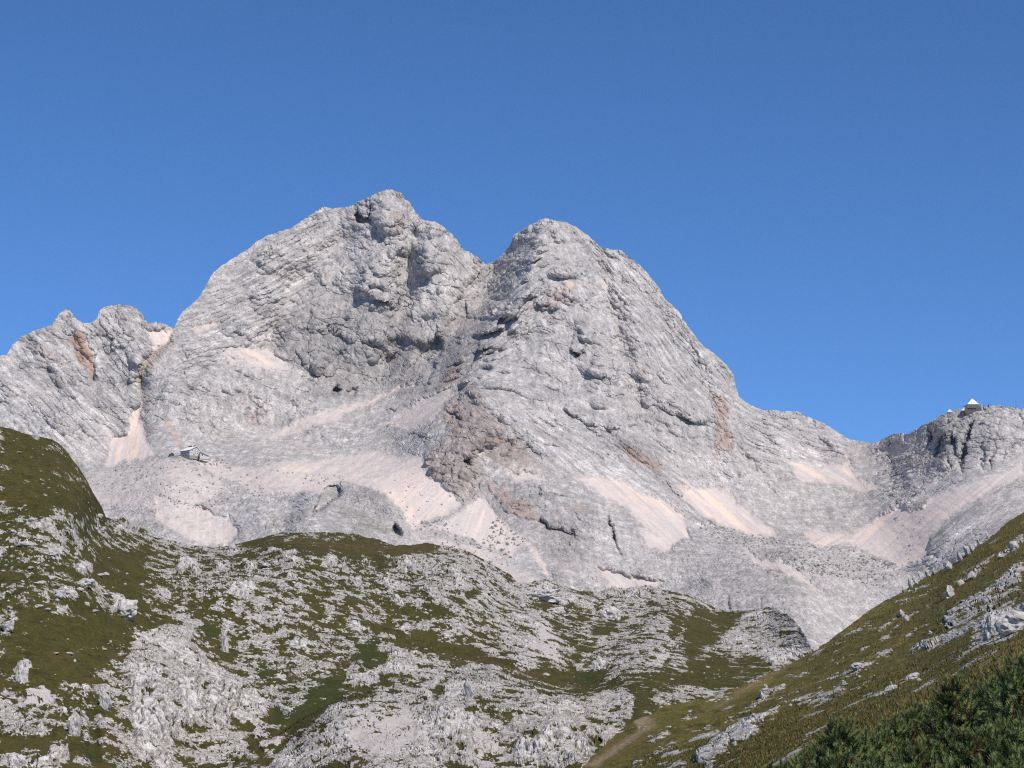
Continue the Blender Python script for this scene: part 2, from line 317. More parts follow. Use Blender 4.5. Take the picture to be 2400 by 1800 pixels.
# rock steps and overhangs
for c, s, h, w, pr in [
    ('B', '790,425 830,455 870,472 910,470', 16, 16, 'U'), ('B', '1075,325 1000,400 960,450 905,470', 10, 14, 'U'),
    ('B', '400,665 425,712 465,735', 12, 14, 'R'), ('B', '640,760 720,800 830,850 885,885', 20, 18, 'U'),
    ('B', '700,735 760,725 830,760 920,750', 12, 12, 'U'), ('B', '355,880 350,1045', 9, 14, 'R'), ('B', '905,700 925,745', 9, 12, 'R'),
    ('B', '480,1060 560,1070 600,1040', 10, 12, 'U'), ('B', '265,1150 275,1185 320,1235 330,1290 380,1340', 16, 16, 'R'),
    ('B', '715,1095 800,1150 880,1185 935,1155', 18, 15, 'U'), ('B', '980,1090 1060,1105 1110,1150', 14, 14, 'U'),
    ('B', '850,980 930,1060 1000,1110', 10, 16, 'U'), ('B', '1380,850 1385,960', 22, 25, 'R'), ('B', '1480,905 1475,970', 12, 16, 'R'),
    ('B', '1175,975 1180,1060 1222,1110 1205,1180 1160,1280 1120,1360 1098,1485', 34, 34, 'R'),
    ('B', '1455,1090 1440,1190 1375,1330 1300,1400', 42, 34, 'R'), ('B', '1320,1150 1310,1280 1350,1340', 20, 16, 'R'),
    ('B', '1440,1195 1500,1180 1570,1185', 16, 14, 'U'), ('B', '1490,600 1440,690 1370,775 1270,830 1150,880 1060,940', 14, 20, 'D'),
    ('B', '500,725 570,680 690,580 830,510 980,440', 11, 14, 'D'), ('B', '1555,595 1640,595 1760,595 1900,540', 9, 12, 'U'),
    ('B', '1925,375 1925,465', 14, 12, 'R'), ('B', '290,440 305,500 345,560', 10, 12, 'R'), ('B', '120,1010 200,1040 250,1110', 9, 16, 'U'),
    ('B', '120,1190 200,1230 250,1220', 12, 14, 'U'), ('B', '560,650 500,720', 8, 12, 'R'), ('B', '970,640 1030,700 1080,740', 9, 14, 'R'),
    ('B', '1840,850 1845,910', 14, 10, 'R'), ('B', '1930,940 1945,980', 9, 10, 'R'), ('B', '2040,1150 2110,1180', 12, 10, 'U'),
    ('C', '940,1155 1030,1165', 16, 10, 'U'), ('C', '1060,1305 1130,1325 1195,1365', 18, 14, 'U'), ('C', '1215,1220 1195,1395', 16, 16, 'R'),
    ('C', '730,860 745,910', 12, 10, 'R'), ('C', '880,790 890,840 960,860', 12, 12, 'U'), ('C', '1215,960 1235,1180', 10, 14, 'L'),
    ('C', '370,740 430,775', 9, 9, 'U'), ('C', '820,375 825,465', 14, 12, 'R'), ('C', '650,440 770,440', 7, 9, 'U'),
    ('C', '1390,1460 1425,1540', 16, 14, 'R'), ('C', '1350,960 1355,985', 12, 8, 'R'), ('C', '1700,1070 1790,1250 1870,1330', 9, 16, 'R'),
    ('C', '860,1535 940,1570 1040,1650', 12, 12, 'U'), ('C', '1150,520 1260,600 1390,640', 7, 14, 'U'),
    ('E', '855,140 940,185 1010,240 1060,270 1125,282', 18, 14, 'U'), ('E', '1165,282 1260,278 1370,264', 14, 11, 'U'),
    ('E', '760,110 830,220 870,280', 9, 12, 'R'), ('E', '1030,290 1100,335 1150,320', 11, 10, 'U'), ('E', '1620,215 1740,255 1855,242', 17, 14, 'U'),
    ('E', '1690,352 1840,348', 10, 9, 'U'), ('E', '1260,395 1340,460 1440,520 1500,560', 13, 14, 'U'), ('E', '1500,560 1560,640 1600,690 1655,740', 13, 12, 'U'),
    ('E', '1835,40 1870,110', 14, 12, 'R'), ('E', '1960,360 2010,330', 14, 10, 'U'), ('E', '300,180 260,250', 18, 14, 'R'),
    ('E', '60,245 130,170 200,130', 16, 12, 'U'), ('E', '350,340 470,350 620,370', 13, 14, 'U'), ('E', '560,330 640,380 740,470 780,540', 11, 14, 'U'),
    ('E', '160,460 230,460 330,480', 16, 14, 'U'), ('E', '225,480 215,560 240,640', 13, 12, 'R'), ('E', '390,640 430,700 520,800', 13, 14, 'U'),
    ('E', '720,885 800,935 870,945 960,965 1010,1010', 20, 14, 'U'), ('E', '860,860 880,900 960,930 1040,950', 11, 12, 'U'),
    ('E', '1300,850 1370,890 1385,960', 12, 12, 'L'), ('E', '920,1020 960,1090 1000,1110', 8, 10, 'U'), ('E', '500,820 640,870 720,890', 14, 14, 'U'),
    ('E', '1070,840 1140,850', 8, 8, 'U'), ('E', '730,670 735,730', 9, 10, 'R'),
    ('A', '430,510 475,500 520,490', 13, 12, 'U'), ('A', '470,605 530,610 590,660', 15, 14, 'U'), ('A', '545,470 600,610 625,720 620,830', 17, 20, 'R'),
    ('A', '640,400 680,470 730,560 740,610', 13, 14, 'R'), ('A', '110,690 120,720', 13, 10, 'R'), ('A', '310,720 400,760 470,830 560,850', 8, 12, 'U'),
    ('A', '0,800 150,885 300,1000 480,1200 660,1370', 16, 28, 'D'), ('A', '900,740 905,870 900,990', 14, 14, 'L'), ('A', '1780,450 1790,530', 9, 16, 'R'),
    ('A', '1930,620 1990,700 2050,770', 14, 18, 'R'), ('A', '2010,330 2015,490', 10, 14, 'R'), ('A', '1900,960 1950,975', 9, 10, 'U'),
    ('A', '1620,1080 1670,1010 1680,1090', 10, 12, 'R'), ('A', '1060,1060 1100,1140 1180,1230', 9, 14, 'L'), ('A', '1280,1125 1350,1160', 8, 10, 'U'),
    ('A', '1180,580 1230,680 1270,760', 7, 12, 'R'), ('A', '470,790 540,820 600,850', 10, 12, 'U'),
    ('D', '965,415 968,365 1005,325 1060,328 1125,358', 16, 16, 'U'), ('D', '425,335 440,385', 10, 12, 'R'), ('D', '840,150 860,200', 16, 14, 'R'), ('D', '470,430 480,470', 10, 10, 'R'),
    ('D', '345,855 378,775 410,700 460,660 560,638 700,648 800,690 880,745 930,800 985,890 1000,960', 12, 120, 'D'),
    ('F', '0,1135 100,1155 350,1235 600,1252 800,1310 1000,1332 1150,1345 1290,1400 1460,1470', 10, 110, 'D'),
    ('F', '0,1590 120,1545 300,1520 500,1470 700,1520 860,1590', 6, 110, 'D'), ('F', '350,690 470,840 560,960', 12, 16, 'L'),
    ('F', '1360,640 1420,600', 9, 9, 'R'), ('F', '1080,720 1110,890 1160,920', 11, 16, 'R'), ('F', '2130,650 2090,720 2080,780', 13, 12, 'R'), ('F', '1960,660 1940,800', 11, 10, 'R')]:
    rel.edge(P(c, s), h * (.62 if w < 50 else 1), w * (3.4 if w < 50 else 1), pr)
# recesses and caves
for c, s, h in [('B', '640,290 668,262 702,300 735,270 742,205 755,240 748,350 690,345 650,332', 26),
    ('B', '500,1400 525,1385 560,1440 505,1452', 22), ('B', '585,1432 650,1405 645,1468 605,1475', 16),
    ('C', '945,1165 1025,1172 985,1215', 16), ('D', '395,760 420,695 470,655 525,660 558,698 530,730 470,775 420,820 372,835', 34),
    ('D', '886,930 905,903 935,940 948,985 925,1000 895,965', 24), ('D', '1225,180 1300,190 1335,230 1310,268 1262,225', 26),
    ('D', '840,165 872,148 925,180 900,196 850,206', 20), ('D', '1338,470 1420,488 1412,512 1348,545 1330,510', 20),
    ('E', '1178,850 1200,910 1222,985 1218,1030 1198,1010 1188,940', 26), ('E', '718,895 740,870 780,920 800,945 745,930', 18),
    ('F', '1878,520 1862,620 1850,710 1808,850 1794,770 1812,640 1840,580', 24), ('F', '1698,610 1700,720 1632,762 1650,705 1668,640', 18),
    ('F', '1745,590 1772,650 1768,735 1792,772 1740,748 1732,660', 18), ('F', '2030,640 2040,700 2010,780 2000,820 1996,760', 14), ('F', '1955,690 1965,760 1940,840 1932,780', 14), ('F', '1610,560 1620,640 1600,690 1596,620', 22), ('F', '1725,770 1735,830 1722,800', 20), ('F', '2140,650 2125,700 2095,725 2100,700', 18),
    ('A', '2155,860 2190,840 2212,900 2155,900', 14)]:
    rel.poly(P(c, s), -h, 2.5, 'add')
# gullies and ribs
for c, s, h, w in [('A', '1105,490 1020,600 940,690 912,800 905,950', -26, 13), ('A', '905,950 910,1090 960,1210 1010,1290', -8, 14),
    ('A', '190,450 340,640 470,860 600,1120', 9, 20), ('A', '540,460 660,610 770,760 850,900', -10, 14), ('A', '440,360 520,520 600,700', 12, 16),
    ('A', '780,330 840,560 900,720', 14, 18), ('E', '1182,850 1197,940 1212,1015 1242,1072 1287,1140', -12, 5), ('A', '150,540 300,740 450,980 600,1250', -8, 16),
    ('B', '1480,620 1300,880 1120,960 1000,1060', -16, 16), ('B', '870,130 800,340 700,420', 10, 22), ('B', '1170,340 1100,560 1080,740', 12, 22),
    ('C', '760,330 700,700 560,900 330,1120', 16, 40), ('C', '900,350 1080,620 1230,960 1240,1200', -10, 22), ('C', '1240,530 1360,840 1560,1130 1640,1480', -9, 24),
    ('E', '240,1010 430,1040 600,1080', 6, 30), ('D', '880,560 800,700 ', 0, 8), ('F', '560,470 700,640 900,760', -8, 16), ('F', '850,500 960,640 1050,740', 9, 14),
    ('F', '370,690 450,800 560,950 640,1030', -11, 9), ('E', '1720,850 1900,940', 5, 16), ('D', '300,560 560,600 760,640', 10, 14)]:
    rel.line(P(c, s), h, w)
for s_, h, w in [('912,446 905,560 870,680 850,800 840,890', 26, 34), ('845,520 770,600 700,670 640,760 620,860', -30, 30), ('1000,530 1010,650 1040,760', 22, 28), ('960,560 950,680 930,800 900,880', -24, 26), ('680,540 620,680 560,820 520,960', 20, 46), ('740,500 700,620 650,700', -14, 26),
    ('1290,530 1330,700 1380,860 1400,1000', 24, 44), ('1240,640 1190,760 1110,840 1050,900', 26, 36), ('1190,600 1120,720 1040,800 970,860', -34, 28), ('1450,600 1500,760 1560,900 1600,1040', 20, 40), ('1390,590 1440,760 1480,900 1500,1020', -22, 30), ('1330,760 1370,900 1390,1010', -16, 26), ('1600,800 1660,930 1680,1050', -14, 24), ('1150,900 1230,1000 1330,1080', 16, 30), ('1100,960 1180,1060 1290,1150 1400,1230', 14, 30), ('1000,640 1020,740', -14, 22),
    ('230,1200 380,1140 520,1180', 22, 50), ('480,1180 620,1150 740,1200', -20, 36), ('1620,1250 1800,1290 2000,1330', 14, 30), ('1700,1380 1850,1400 1950,1460', 20, 50), ('1560,1330 1640,1400', -16, 34), ('2080,1060 2120,1180', -12, 26), ('1840,990 1820,1090', 14, 30), ('1940,1030 1920,1120', -12, 24), ('2230,1000 2220,1100', 16, 22), ('2340,980 2330,1080', 12, 26), ('70,800 130,900 200,1000', 16, 26), ('330,760 300,860 310,920', -14, 18), ('560,900 600,1000', -16, 24), ('760,930 720,1020', 12, 24)]:
    rel.line(P('W', s_), h, w)
# scree and shingle
SC = [('A', '955,465 1040,470 1125,485 1100,535 1000,615 985,640 972,560', 1), ('A', '880,985 908,985 915,1090 950,1180 1010,1290 690,1362 715,1265 740,1180 832,1150 838,1050', 1),
    ('A', '1240,470 1300,430 1430,420 1380,470 1260,500', .8), ('A', '1420,620 1540,575 1700,610 1790,650 1885,700 1870,745 1700,740 1500,700', .75),
    ('A', '2212,980 2050,1020 1900,1090 1800,1140 1720,1190 1950,1150 2212,1040', .9), ('D', '380,250 560,150 740,90 980,20 1040,-30 1000,20 760,110 560,190 440,260', .9),
    ('D', '1110,95 1200,50 1320,-10 1290,50 1230,150 1160,230 980,300 900,260 830,260 930,190', .7),
    ('A', '1190,1290 1330,1320 1450,1340 1700,1440 2000,1370 2212,1370 2212,1500 1900,1540 1650,1520 1430,1430', .8), ('D', '0,560 180,540 350,520 560,530 700,600 520,640 400,680 250,700 0,650', .85),
    ('D', '730,632 870,545 1000,500 1095,468 1112,592 1200,640 1240,690 1290,715 1335,782 1190,865 1000,945 965,880 880,755 800,690', 1),
    ('D', '1420,430 1560,410 1450,480 1540,560 1500,590 1430,470', .7),
    ('E', '342,735 400,780 500,900 620,985 650,1010 560,1110 420,1065 290,1010 40,935 200,845 280,770', 1), ('E', '540,590 620,560 740,590 780,620 600,640', .8),
    ('E', '960,610 1210,605 1345,680 1570,780 1660,860 1700,1000 1630,1025 1545,1090 1450,1060 1400,930 1500,980 1280,800 1130,720', 1),
    ('E', '1622,640 1690,690 1760,675 1880,690 1995,765 2120,890 2212,960 2212,985 2100,985 1980,950 1840,885 1730,800', 1),
    ('E', '628,990 700,1090 780,1180 812,1262 750,1200 685,1120', .9), ('E', '1110,1180 1300,1235 1450,1265 1560,1290 1440,1330 1250,1350 1165,1260', .9),
    ('E', '1120,1210 1230,1300 1200,1330', .9), ('F', '0,962 60,970 200,950 340,1025 460,1140 605,1257 440,1260 300,1212 100,1090 0,1010', 1),
    ('F', '655,770 800,785 860,830 960,800 1090,790 1135,895 1300,950 1200,975 1000,920 860,905 780,925', .9), ('F', '1240,700 1420,680 1540,640 1500,730 1380,760', .5),
    ('F', '1050,1310 1300,1130 1410,1065 1460,1090 1560,1080 1600,1010 1800,930 2010,875 2212,790 2212,870 2020,960 1760,1110 1612,1262 1590,1385 1440,1455 1290,1395 1150,1340', 1),
    ('F', '800,1260 880,1225 1000,1240 1110,1250 1050,1310 960,1330 840,1320', .8), ('F', '360,1310 500,1410 700,1440 820,1520 920,1640 820,1580 640,1490 480,1450', .8),
    ('G', '1000,-120 1300,-40 1480,40 1560,120 1480,215 1330,215 1160,150 1010,40', .75), ('A', '560,1440 760,1380 1000,1320 1200,1340 1500,1500 1300,1600 1000,1640 640,1600', .55), ('W', '540,1095 700,1085 860,1060 1000,1070 1010,1120 900,1160 830,1130 740,1115 640,1140 560,1130', .8), ('W', '1000,1260 1150,1290 1300,1380 1180,1360 1050,1300', .6)]
SANG = [75, 100, 20, 30, 150, 148, 140, 30, 165, 135, 40, 110, 30, 42, 40, 60, 45, 60, 40, 30, 20, 140, 150, 45, 90, 60, 150, 40]
sang = Field(R(90))
for (c, s, a), g_ in zip(SC, SANG):
    q = P(c, s); scree.poly(q, a, 6, 'max'); sang.poly(q, R(g_), 2)
rough.a = 1 - .86 * np.clip(scree.a, 0, 1)
for s_ in ['180,1095 420,1085 560,1085 700,1115 860,1180 1000,1250 1200,1330 1200,1420 0,1420 0,1200', '1480,1300 1600,1235 1750,1250 2000,1300 2250,1350 1950,1560 1550,1450', '980,1230 1150,1240 1300,1330 1250,1400 1000,1320']:
    q = P('W', s_); f_ = Field(1.0); f_.poly(q, .6, 25); rough.a *= f_.a
crag = Field(1.0)
for c, s, a in [('D', '1180,180 1420,20 1500,170 1620,330 1760,420 1700,480 1480,470 1440,640 1350,780 1290,700 1110,590 1130,470 1280,330', 2.6), ('D', '1440,640 1560,600 1830,880 2100,1000 2080,1060 1800,900 1560,830', 1.8), ('F', '1560,560 1880,450 2130,520 2110,800 1800,850 1560,780', 1.3), ('B', '640,720 950,700 960,900 800,900', 1.7), ('B', '150,1000 600,980 1000,1060 1100,1350 640,1470 340,1440', 1.7), ('B', '700,120 1030,160 1040,300 920,480 620,350', 1.5), ('E', '720,860 1060,850 1040,1150 800,1050', 1.5), ('F', '160,330 340,380 330,640 160,620', 1.5)]:
    crag.poly(P(c, s), a, 20)
# pale pink fresh gravel streaks
for c, s, a in [('A', '985,480 1100,490 1000,600', .7), ('A', '885,1000 905,1000 915,1100 930,1160 900,1290 700,1350 740,1190 835,1150', .55), ('E', '1640,660 1880,695 2000,775 2130,900 2190,975 2080,975 1850,870', .6),
    ('D', '800,690 1000,560 1080,500 1090,590 1190,660 1100,760 1000,880', .25), ('D', '1420,770 1500,900 1480,960 1440,900', .5), ('E', '1200,610 1340,680 1570,790 1640,860 1480,790 1340,720', .7), ('E', '630,1000 700,1090 790,1210 800,1250 740,1180', .8),
    ('F', '1060,1310 1400,1070 1440,1090 1250,1220 1110,1310', .5), ('F', '1460,1440 1610,1260 1600,1380', .6), ('F', '800,1260 1000,1250 1100,1255 1050,1310 860,1320', .6), ('F', '660,770 800,790 860,830 1100,820 1130,900 900,890', .4),
    ('D', '840,250 980,220 900,270', .6), ('D', '180,560 500,530 430,560', .45), ('D', '1200,840 1270,760 1250,830 1210,870', .7), ('F', '860,820 960,710 900,780', .5),
    ('D', '380,250 560,150 740,90 1000,0 760,110 560,190', .5), ('C', '830,800 900,720 1230,720 1260,760 1060,740 860,800', .35), ('A', '1420,620 1700,600 1880,690 1860,740 1600,700', .35)]:
    warm.poly(P(c, s), a, 6, 'max')
for c, s, a in [('A', '430,560 470,520 520,500 560,570 600,680 618,780 595,775 540,730 500,650 470,600', 1.0), ('E', '2080,870 2150,925 2185,975 2130,965', .9), ('F', '200,385 265,360 290,470 300,600 325,640 318,690 215,740 225,560', .55),
    ('F', '300,620 330,605 322,670 305,660', 1.0), ('E', '270,340 480,350 620,370 560,400 420,380', .6), ('E', '400,430 470,440 460,470', .7), ('A', '1050,1060 1090,1070 1190,1230 1130,1200', .55), ('A', '1620,1060 1670,1015 1665,1080', .6),
    ('A', '900,700 1090,540 1110,560 940,760 960,980 930,1000 905,850', .4), ('D', '1180,180 1420,20 1500,170 1620,330 1760,420 1880,600 1600,560 1480,470 1440,640 1350,780 1290,700 1110,590 1130,470 1280,330', .22),
    ('E', '400,640 700,800 720,890 560,860', .4), ('E', '1270,430 1370,420 1500,520 1510,560 1330,510', .45), ('E', '880,820 1040,770 1010,830', .3), ('B', '880,290 930,260 950,330 920,420 860,400', .3), ('C', '850,780 960,720 960,860 740,900', .3),
    ('B', '1230,1290 1330,1250 1300,1400 1200,1430', .35), ('F', '1560,780 1650,745 1640,765', .6), ('A', '230,560 320,620 350,760 260,700', .25), ('C', '1330,1260 1480,1290 1420,1340', .3)]:
    red.poly(P(c, s), a, 6, 'max')
# darker walls, paler slabs
for c, s, a in [('B', '120,950 340,880 560,900 900,900 1060,1000 1120,1150 1100,1350 980,1400 640,1470 360,1450 260,1280 130,1200', .76), ('B', '1180,980 1450,900 1560,1180 1440,1200 1330,1360 1110,1480 1130,1300', .72),  # second polygon: shade of the left-facing ridge wall put into the tone
    ('D', '1180,180 1420,20 1500,170 1620,330 1760,420 1700,480 1480,470 1440,640 1350,780 1290,700 1110,590 1130,470 1280,330', .72), ('D', '1450,640 1700,700 1850,880 2080,1000 2150,1100 1950,1080 1800,900 1600,860', .72),
    ('E', '1120,350 1350,330 1470,390 1530,470 1510,600 1400,520 1250,510', .70), ('A', '480,720 640,780 720,1000 620,950 420,800', .80), ('F', '1600,520 1840,460 1900,560 1840,800 1560,770', .76), ('F', '1880,560 2130,560 2110,760 1900,820', .92),
    ('E', '730,820 1060,780 1040,960 1010,1180 760,1050', .76), ('E', '640,340 1200,440 1700,900 1500,800 1000,600', 1.14), ('F', '0,700 300,740 400,900 700,1050 900,1150 800,1250 500,1100 200,950', 1.10), ('F', '560,640 1000,720 650,770', 1.12),
    ('A', '1300,560 1760,540 1800,650 1880,740 1500,720', 1.14), ('B', '0,480 260,400 320,560 100,800 0,900', .98), ('A', '0,820 640,1360 200,1140 0,1060', 1.10), ('E', '60,960 560,1130 700,1300 300,1250', .97), ('B', '430,580 560,620 500,720 420,680', 1.12), ('C', '1000,620 1300,640 1250,950 1040,860', 1.08)]:
    tone.poly(P(c, s), a, 36)
# thin alpine vegetation on the lower ground
for c, s, a in [('G', '900,90 1150,20 1300,-60 1180,60 1000,110', .8), ('G', '1640,130 1900,0 2050,0 1800,130', .55), ('D', '540,780 860,900 960,980 760,960 560,880', .55), ('F', '500,1470 700,1440 860,1560 700,1600', .5), ('F', '2120,940 2212,900 2212,960 2160,975', .7),
    ('F', '1600,560 1700,480 1660,560 1580,620', .75), ('E', '1680,1200 1860,1200 1800,1225', .7), ('H', '400,180 700,330 760,420 560,360', .35), ('E', '560,920 640,920 620,945', .6), ('I', '800,190 870,200 860,220', .8), ('H', '640,500 800,530 780,560', .6), ('F', '100,1210 600,1300 1100,1400 1400,1500 1000,1560 700,1400 300,1290', .22)]:
    green.poly(P(c, s), a, 10, 'max')
for c, s in [('A', '0,600 500,500 950,700 900,1000 700,1370 0,1100'), ('E', '600,250 1300,420 1750,900 1200,640 800,560'), ('D', '0,1000 20,820 400,830 300,1000')]:
    diag.poly(P(c, s), 1, 40)
rel2 = Field()
for q_, h_, sf_ in [('690,1215 712,1165 750,1132 830,1124 895,1150 940,1195 975,1250 985,1450 640,1450 660,1290', 60, 26), ('170,1130 300,1092 450,1088 560,1125 640,1200 660,1450 150,1450', 34, 40), ('1500,1330 1600,1256 1700,1248 1800,1268 1950,1304 2100,1354 2200,1410 2200,1700 1500,1700', 34, 22), ('1590,1430 1660,1352 1780,1335 1880,1375 1960,1450 2000,1560 2000,1750 1560,1750', 44, 30), ('1300,1330 1360,1240 1430,1205 1500,1260 1520,1390 1520,1550 1300,1550', 24, 34)]:
    rel2.poly(P('W', q_), h_, sf_, 'add')
for c, s_, h_ in [('D', '392,765 418,695 470,655 525,660 560,698 530,732 470,778 420,822 368,838', -42), ('D', '884,930 905,900 938,940 952,985 925,1002 893,968', -26), ('H', '280,560 300,545 310,630 290,640', -12), ('H', '500,560 512,555 505,640', -8), ('G', '2010,10 2040,-10 2060,0 2030,20', -14)]: rel2.poly(P(c, s_), h_, 3, 'add')
tone.poly(P('D', '420,720 560,650 700,650 820,710 940,850 900,1000 400,1000'), .86, 12)
tone.poly(P('W', '1640,1370 1800,1360 1900,1420 1900,1500 1680,1480'), .88, 14)
low = Field()
for q_ in ['150,1110 420,1085 560,1095 700,1110 990,1130 1000,1300 1000,1450 100,1450', '1480,1300 1600,1240 1800,1255 2100,1330 2250,1400 2200,1800 1450,1800 1450,1400']: low.poly(P('W', q_), 1, 30, 'max')
rel.blur(1); tone.blur(2); diag.blur(4)

NU, NV = 1300, 500
us = np.linspace(-200, 2640, NU); 
def rows(top, bot, t, sig):
    k = np.exp(-.5 * (np.arange(-3 * sig, 3 * sig + 1) / sig) ** 2); k /= k.sum()
    sm = np.convolve(np.pad(top, 3 * sig, 'edge'), k, 'valid')
    return sm[:, None] + t[None] * (bot - sm)[:, None] + (top - sm)[:, None] * (1 - t[None]) ** 4
silM = sky_line(SIL_M, 2.6, 3); silH = sky_line(SIL_H, 1.5, 5); silS = sky_line(SIL_S, 1.5, 6)
cover = np.minimum(silH(us), np.where(us > 1300, silS(us), 9999))
top = silM(us); bot = np.maximum(cover + 45, top + 120)
bot = np.max([np.roll(bot, k_) for k_ in range(-24, 25)], 0); k_ = np.hanning(41); k_ /= k_.sum(); bot = np.convolve(np.pad(bot, 20, 'edge'), k_, 'valid')
t = np.linspace(0, 1, NV)
U = np.repeat(us[:, None], NV, 1); V = rows(top, bot, t, 10)
Z0 = np.zeros_like(U)
wu = 6.5 * fbm(U / 42, V / 42, Z0, 4, 1, .7); wv = 6.5 * fbm(U / 42, V / 42, Z0 + 9, 4, 2, .7)     # natural wobble of all outlines
Ub, Vb = U + wu, V + wv
scr = np.clip(scree(Ub, Vb), 0, 1); rgh = np.clip(rough(Ub, Vb), .08, 1)
Yd = FM_Y(U, V)
G = at(U, V, Yd); X, Y_, Z = G[..., 0], G[..., 1], G[..., 2]
dgw = diag(U, V)
# bedding dips in a few directions, each on its own part of the massif; elsewhere near vertical flutes
DIRS = [(-43, ['0,780 180,720 400,760 330,1000 250,1100 0,1060', '1220,960 1560,1040 1720,1230 1500,1200 1250,1080', '600,1180 850,1200 700,1290 500,1290']),
        (36, ['430,740 560,600 760,490 800,560 700,760 520,860 400,900', '1000,900 1130,680 1260,560 1300,640 1200,800 1080,920', '2050,1250 2180,1150 2400,1090 2400,1200 2150,1330']),
        (-57, ['1330,530 1500,620 1600,740 1730,920 1700,1000 1560,900 1420,720']), (-20, ['1740,950 2000,1040 1950,1120 1750,1060'])]
WD = []
for ang_, polys in DIRS:
    f_ = Field()
    for q_ in polys: f_.poly(P('W', q_), 1, 34, 'max')
    f_.blur(4); WD.append((R(ang_), np.clip(f_(U, V), 0, 1)))
dgw = np.clip(sum(w_ for _, w_ in WD), 0, 1)
ca, sa = math.cos(R(-42)), math.sin(R(-42))
al, ac = X * ca + Z * sa, -X * sa + Z * ca
warpx = 30 * fbm(X / 160, Y_ / 160, Z / 160, 2, 21); warpz = 30 * fbm(X / 160, Y_ / 160, Z / 160, 2, 25)
n_big = ridged((X + warpx) / 190, Y_ / 190, (Z + warpz) / 260, 4, 30)
n_v = ridged((X + .6 * warpx) / 30, Y_ / 60, (Z + warpz) / 105, 5, 40, .58)
n_d = ridged((al + warpx) / 150, Y_ / 60, (ac + .5 * warpz) / 24, 5, 44, .58)
n_h = ridged((X + warpx) / 80, Y_ / 60, (Z + .6 * warpz) / 26, 4, 48, .62)
n_f = ridged(X / 8, Y_ / 8, Z / 12, 3, 50, .75)
bed = (Z * .8 + X * .25 + 26 * fbm(X / 120, Y_ / 120, Z / 120, 4, 60)) / 17.0; saw = bed - np.floor(bed)
bw = 12 * fbm(X / 90, Y_ / 90, Z / 90, 4, 63); dirn = 0; dsaw = 0; dstk = 0
for k_, (th, w_) in enumerate(WD):
    a_ = X * math.cos(th) + Z * math.sin(th); c_ = -X * math.sin(th) + Z * math.cos(th) + .35 * warpz
    dirn = dirn + w_ * ridged(a_ / 210 + k_, Y_ / 80, c_ / 19, 5, 44 + 6 * k_, .56)
    b_ = (c_ + bw) / 11.0; dsaw = dsaw + w_ * (1 - (b_ - np.floor(b_)))
    dstk = dstk + w_ * fbm(a_ / 120 + k_, Y_ / 60, c_ / 5, 4, 98 + k_, .62)
patch = sst(-.25, .35, fbm(X / 140, Y_ / 140, Z / 140, 3, 66))
crk = np.maximum(0, 1 - np.abs(fbm((X + warpx) / 45, Y_ / 60, (Z + warpz) / 70, 3, 70)) * 15) + np.maximum(0, 1 - np.abs(fbm((al + warpx) / 90, Y_ / 60, (ac + warpz) / 34, 3, 73)) * 13)
brk = .35 + 1.3 * sst(-.3, .5, fbm(X / 55, Y_ / 55, Z / 55, 3, 77))
N0 = grid_normals(G); flat = (1 - .72 * sst(.76, .95, N0[..., 2])) * (1 - .6 * low(U, V)); D1 = 22 * flat * n_big + 1.25 * (1 - .55 * low(U, V)) * rel(Ub, Vb) * np.where(rel(Ub, Vb) > 0, .5 + .5 * brk, 1) + 1.2 * rel2(U + .25 * wu, V + .2 * wv)
D2 = (1 - dgw) * (7.0 * n_v * (.45 + .7 * patch) + 3.4 * n_h * brk * .8) + 8.0 * dirn + (1 - dgw) * 3.6 * n_d * (1 - patch)
D2 = D2 * (.56 + .12 * patch)
D2 += (1 - dgw) * 1.6 * patch * (1 - saw) * brk + 1.7 * dsaw * brk - 2.6 * crk * (1 - .3 * dgw) * (.3 + .7 * brk)
D3 = (.55 + .6 * brk) * (.45 * n_f + .22 * fbm(X / 3.2, Y_ / 3.2, Z / 4, 2, 55, .8))
cg = crag(Ub, Vb); D2 *= rgh ** 1.2 * cg * flat; D3 *= rgh * (.4 + .6 * cg) * (1 + 1.5 * low(U, V)); D3 = D3 + low(U, V) * rgh * (1.6 * ridged((X + .3 * warpx) / 16, Y_ / 30, Z / 30, 4, 57, .6) - 1.5 * crk)
rill = fbm(X / 9, Y_ / 60, Z / 60, 2, 80) * scr * .5          # faint rills on the scree
Yd = Yd - D1 * (0.35 + .65 * rgh) * np.maximum(.75, flat) - .5 * D2 * flat
G = at(U, V, Yd)
N = grid_normals(G)
G = G + N * (.5 * D2 + D3 + rill)[..., None]
# back slope behind the skyline so the mountain is solid
nb = 8
back = [G[:, 0] + np.array([0, 60.0 * k, -14.0 * k * k - 10 * k]) for k in range(nb, 0, -1)]
G = np.concatenate([np.stack(back, 1), G], 1)
pad = lambda a: np.concatenate([np.repeat(a[:, :1], nb, 1), a], 1)
stk = (1 - dgw) * fbm(X / 6, Y_ / 30, Z / 70, 3, 97, .6) + 1.5 * dstk
tn = (1 + .24 * stk * rgh) * (1 - .0 * scr) * tone(Ub, Vb) * (1 + .10 * fbm(X / 70, Y_ / 70, Z / 70, 3, 90))
ang = sang(Ub, Vb); sal = U * np.cos(ang) + V * np.sin(ang); sac = -U * np.sin(ang) + V * np.cos(ang)
sstk = fbm(sac / 7, sal / 140, U * 0, 4, 99, .65)
scr = np.clip(scr * (1.0 - .5 * sst(.0, .55, fbm(X / 7, Y_ / 14, Z / 7, 3, 88, .7)) * (1 - sst(.75, 1, scr))), 0, 1)
wm = np.clip((warm(Ub, Vb) + .16 * scr) * (.55 + 1.7 * fbm(sac / 9, sal / 180, U * 0 + 3, 3, 96, .6)) * 1.0 , 0, 1)
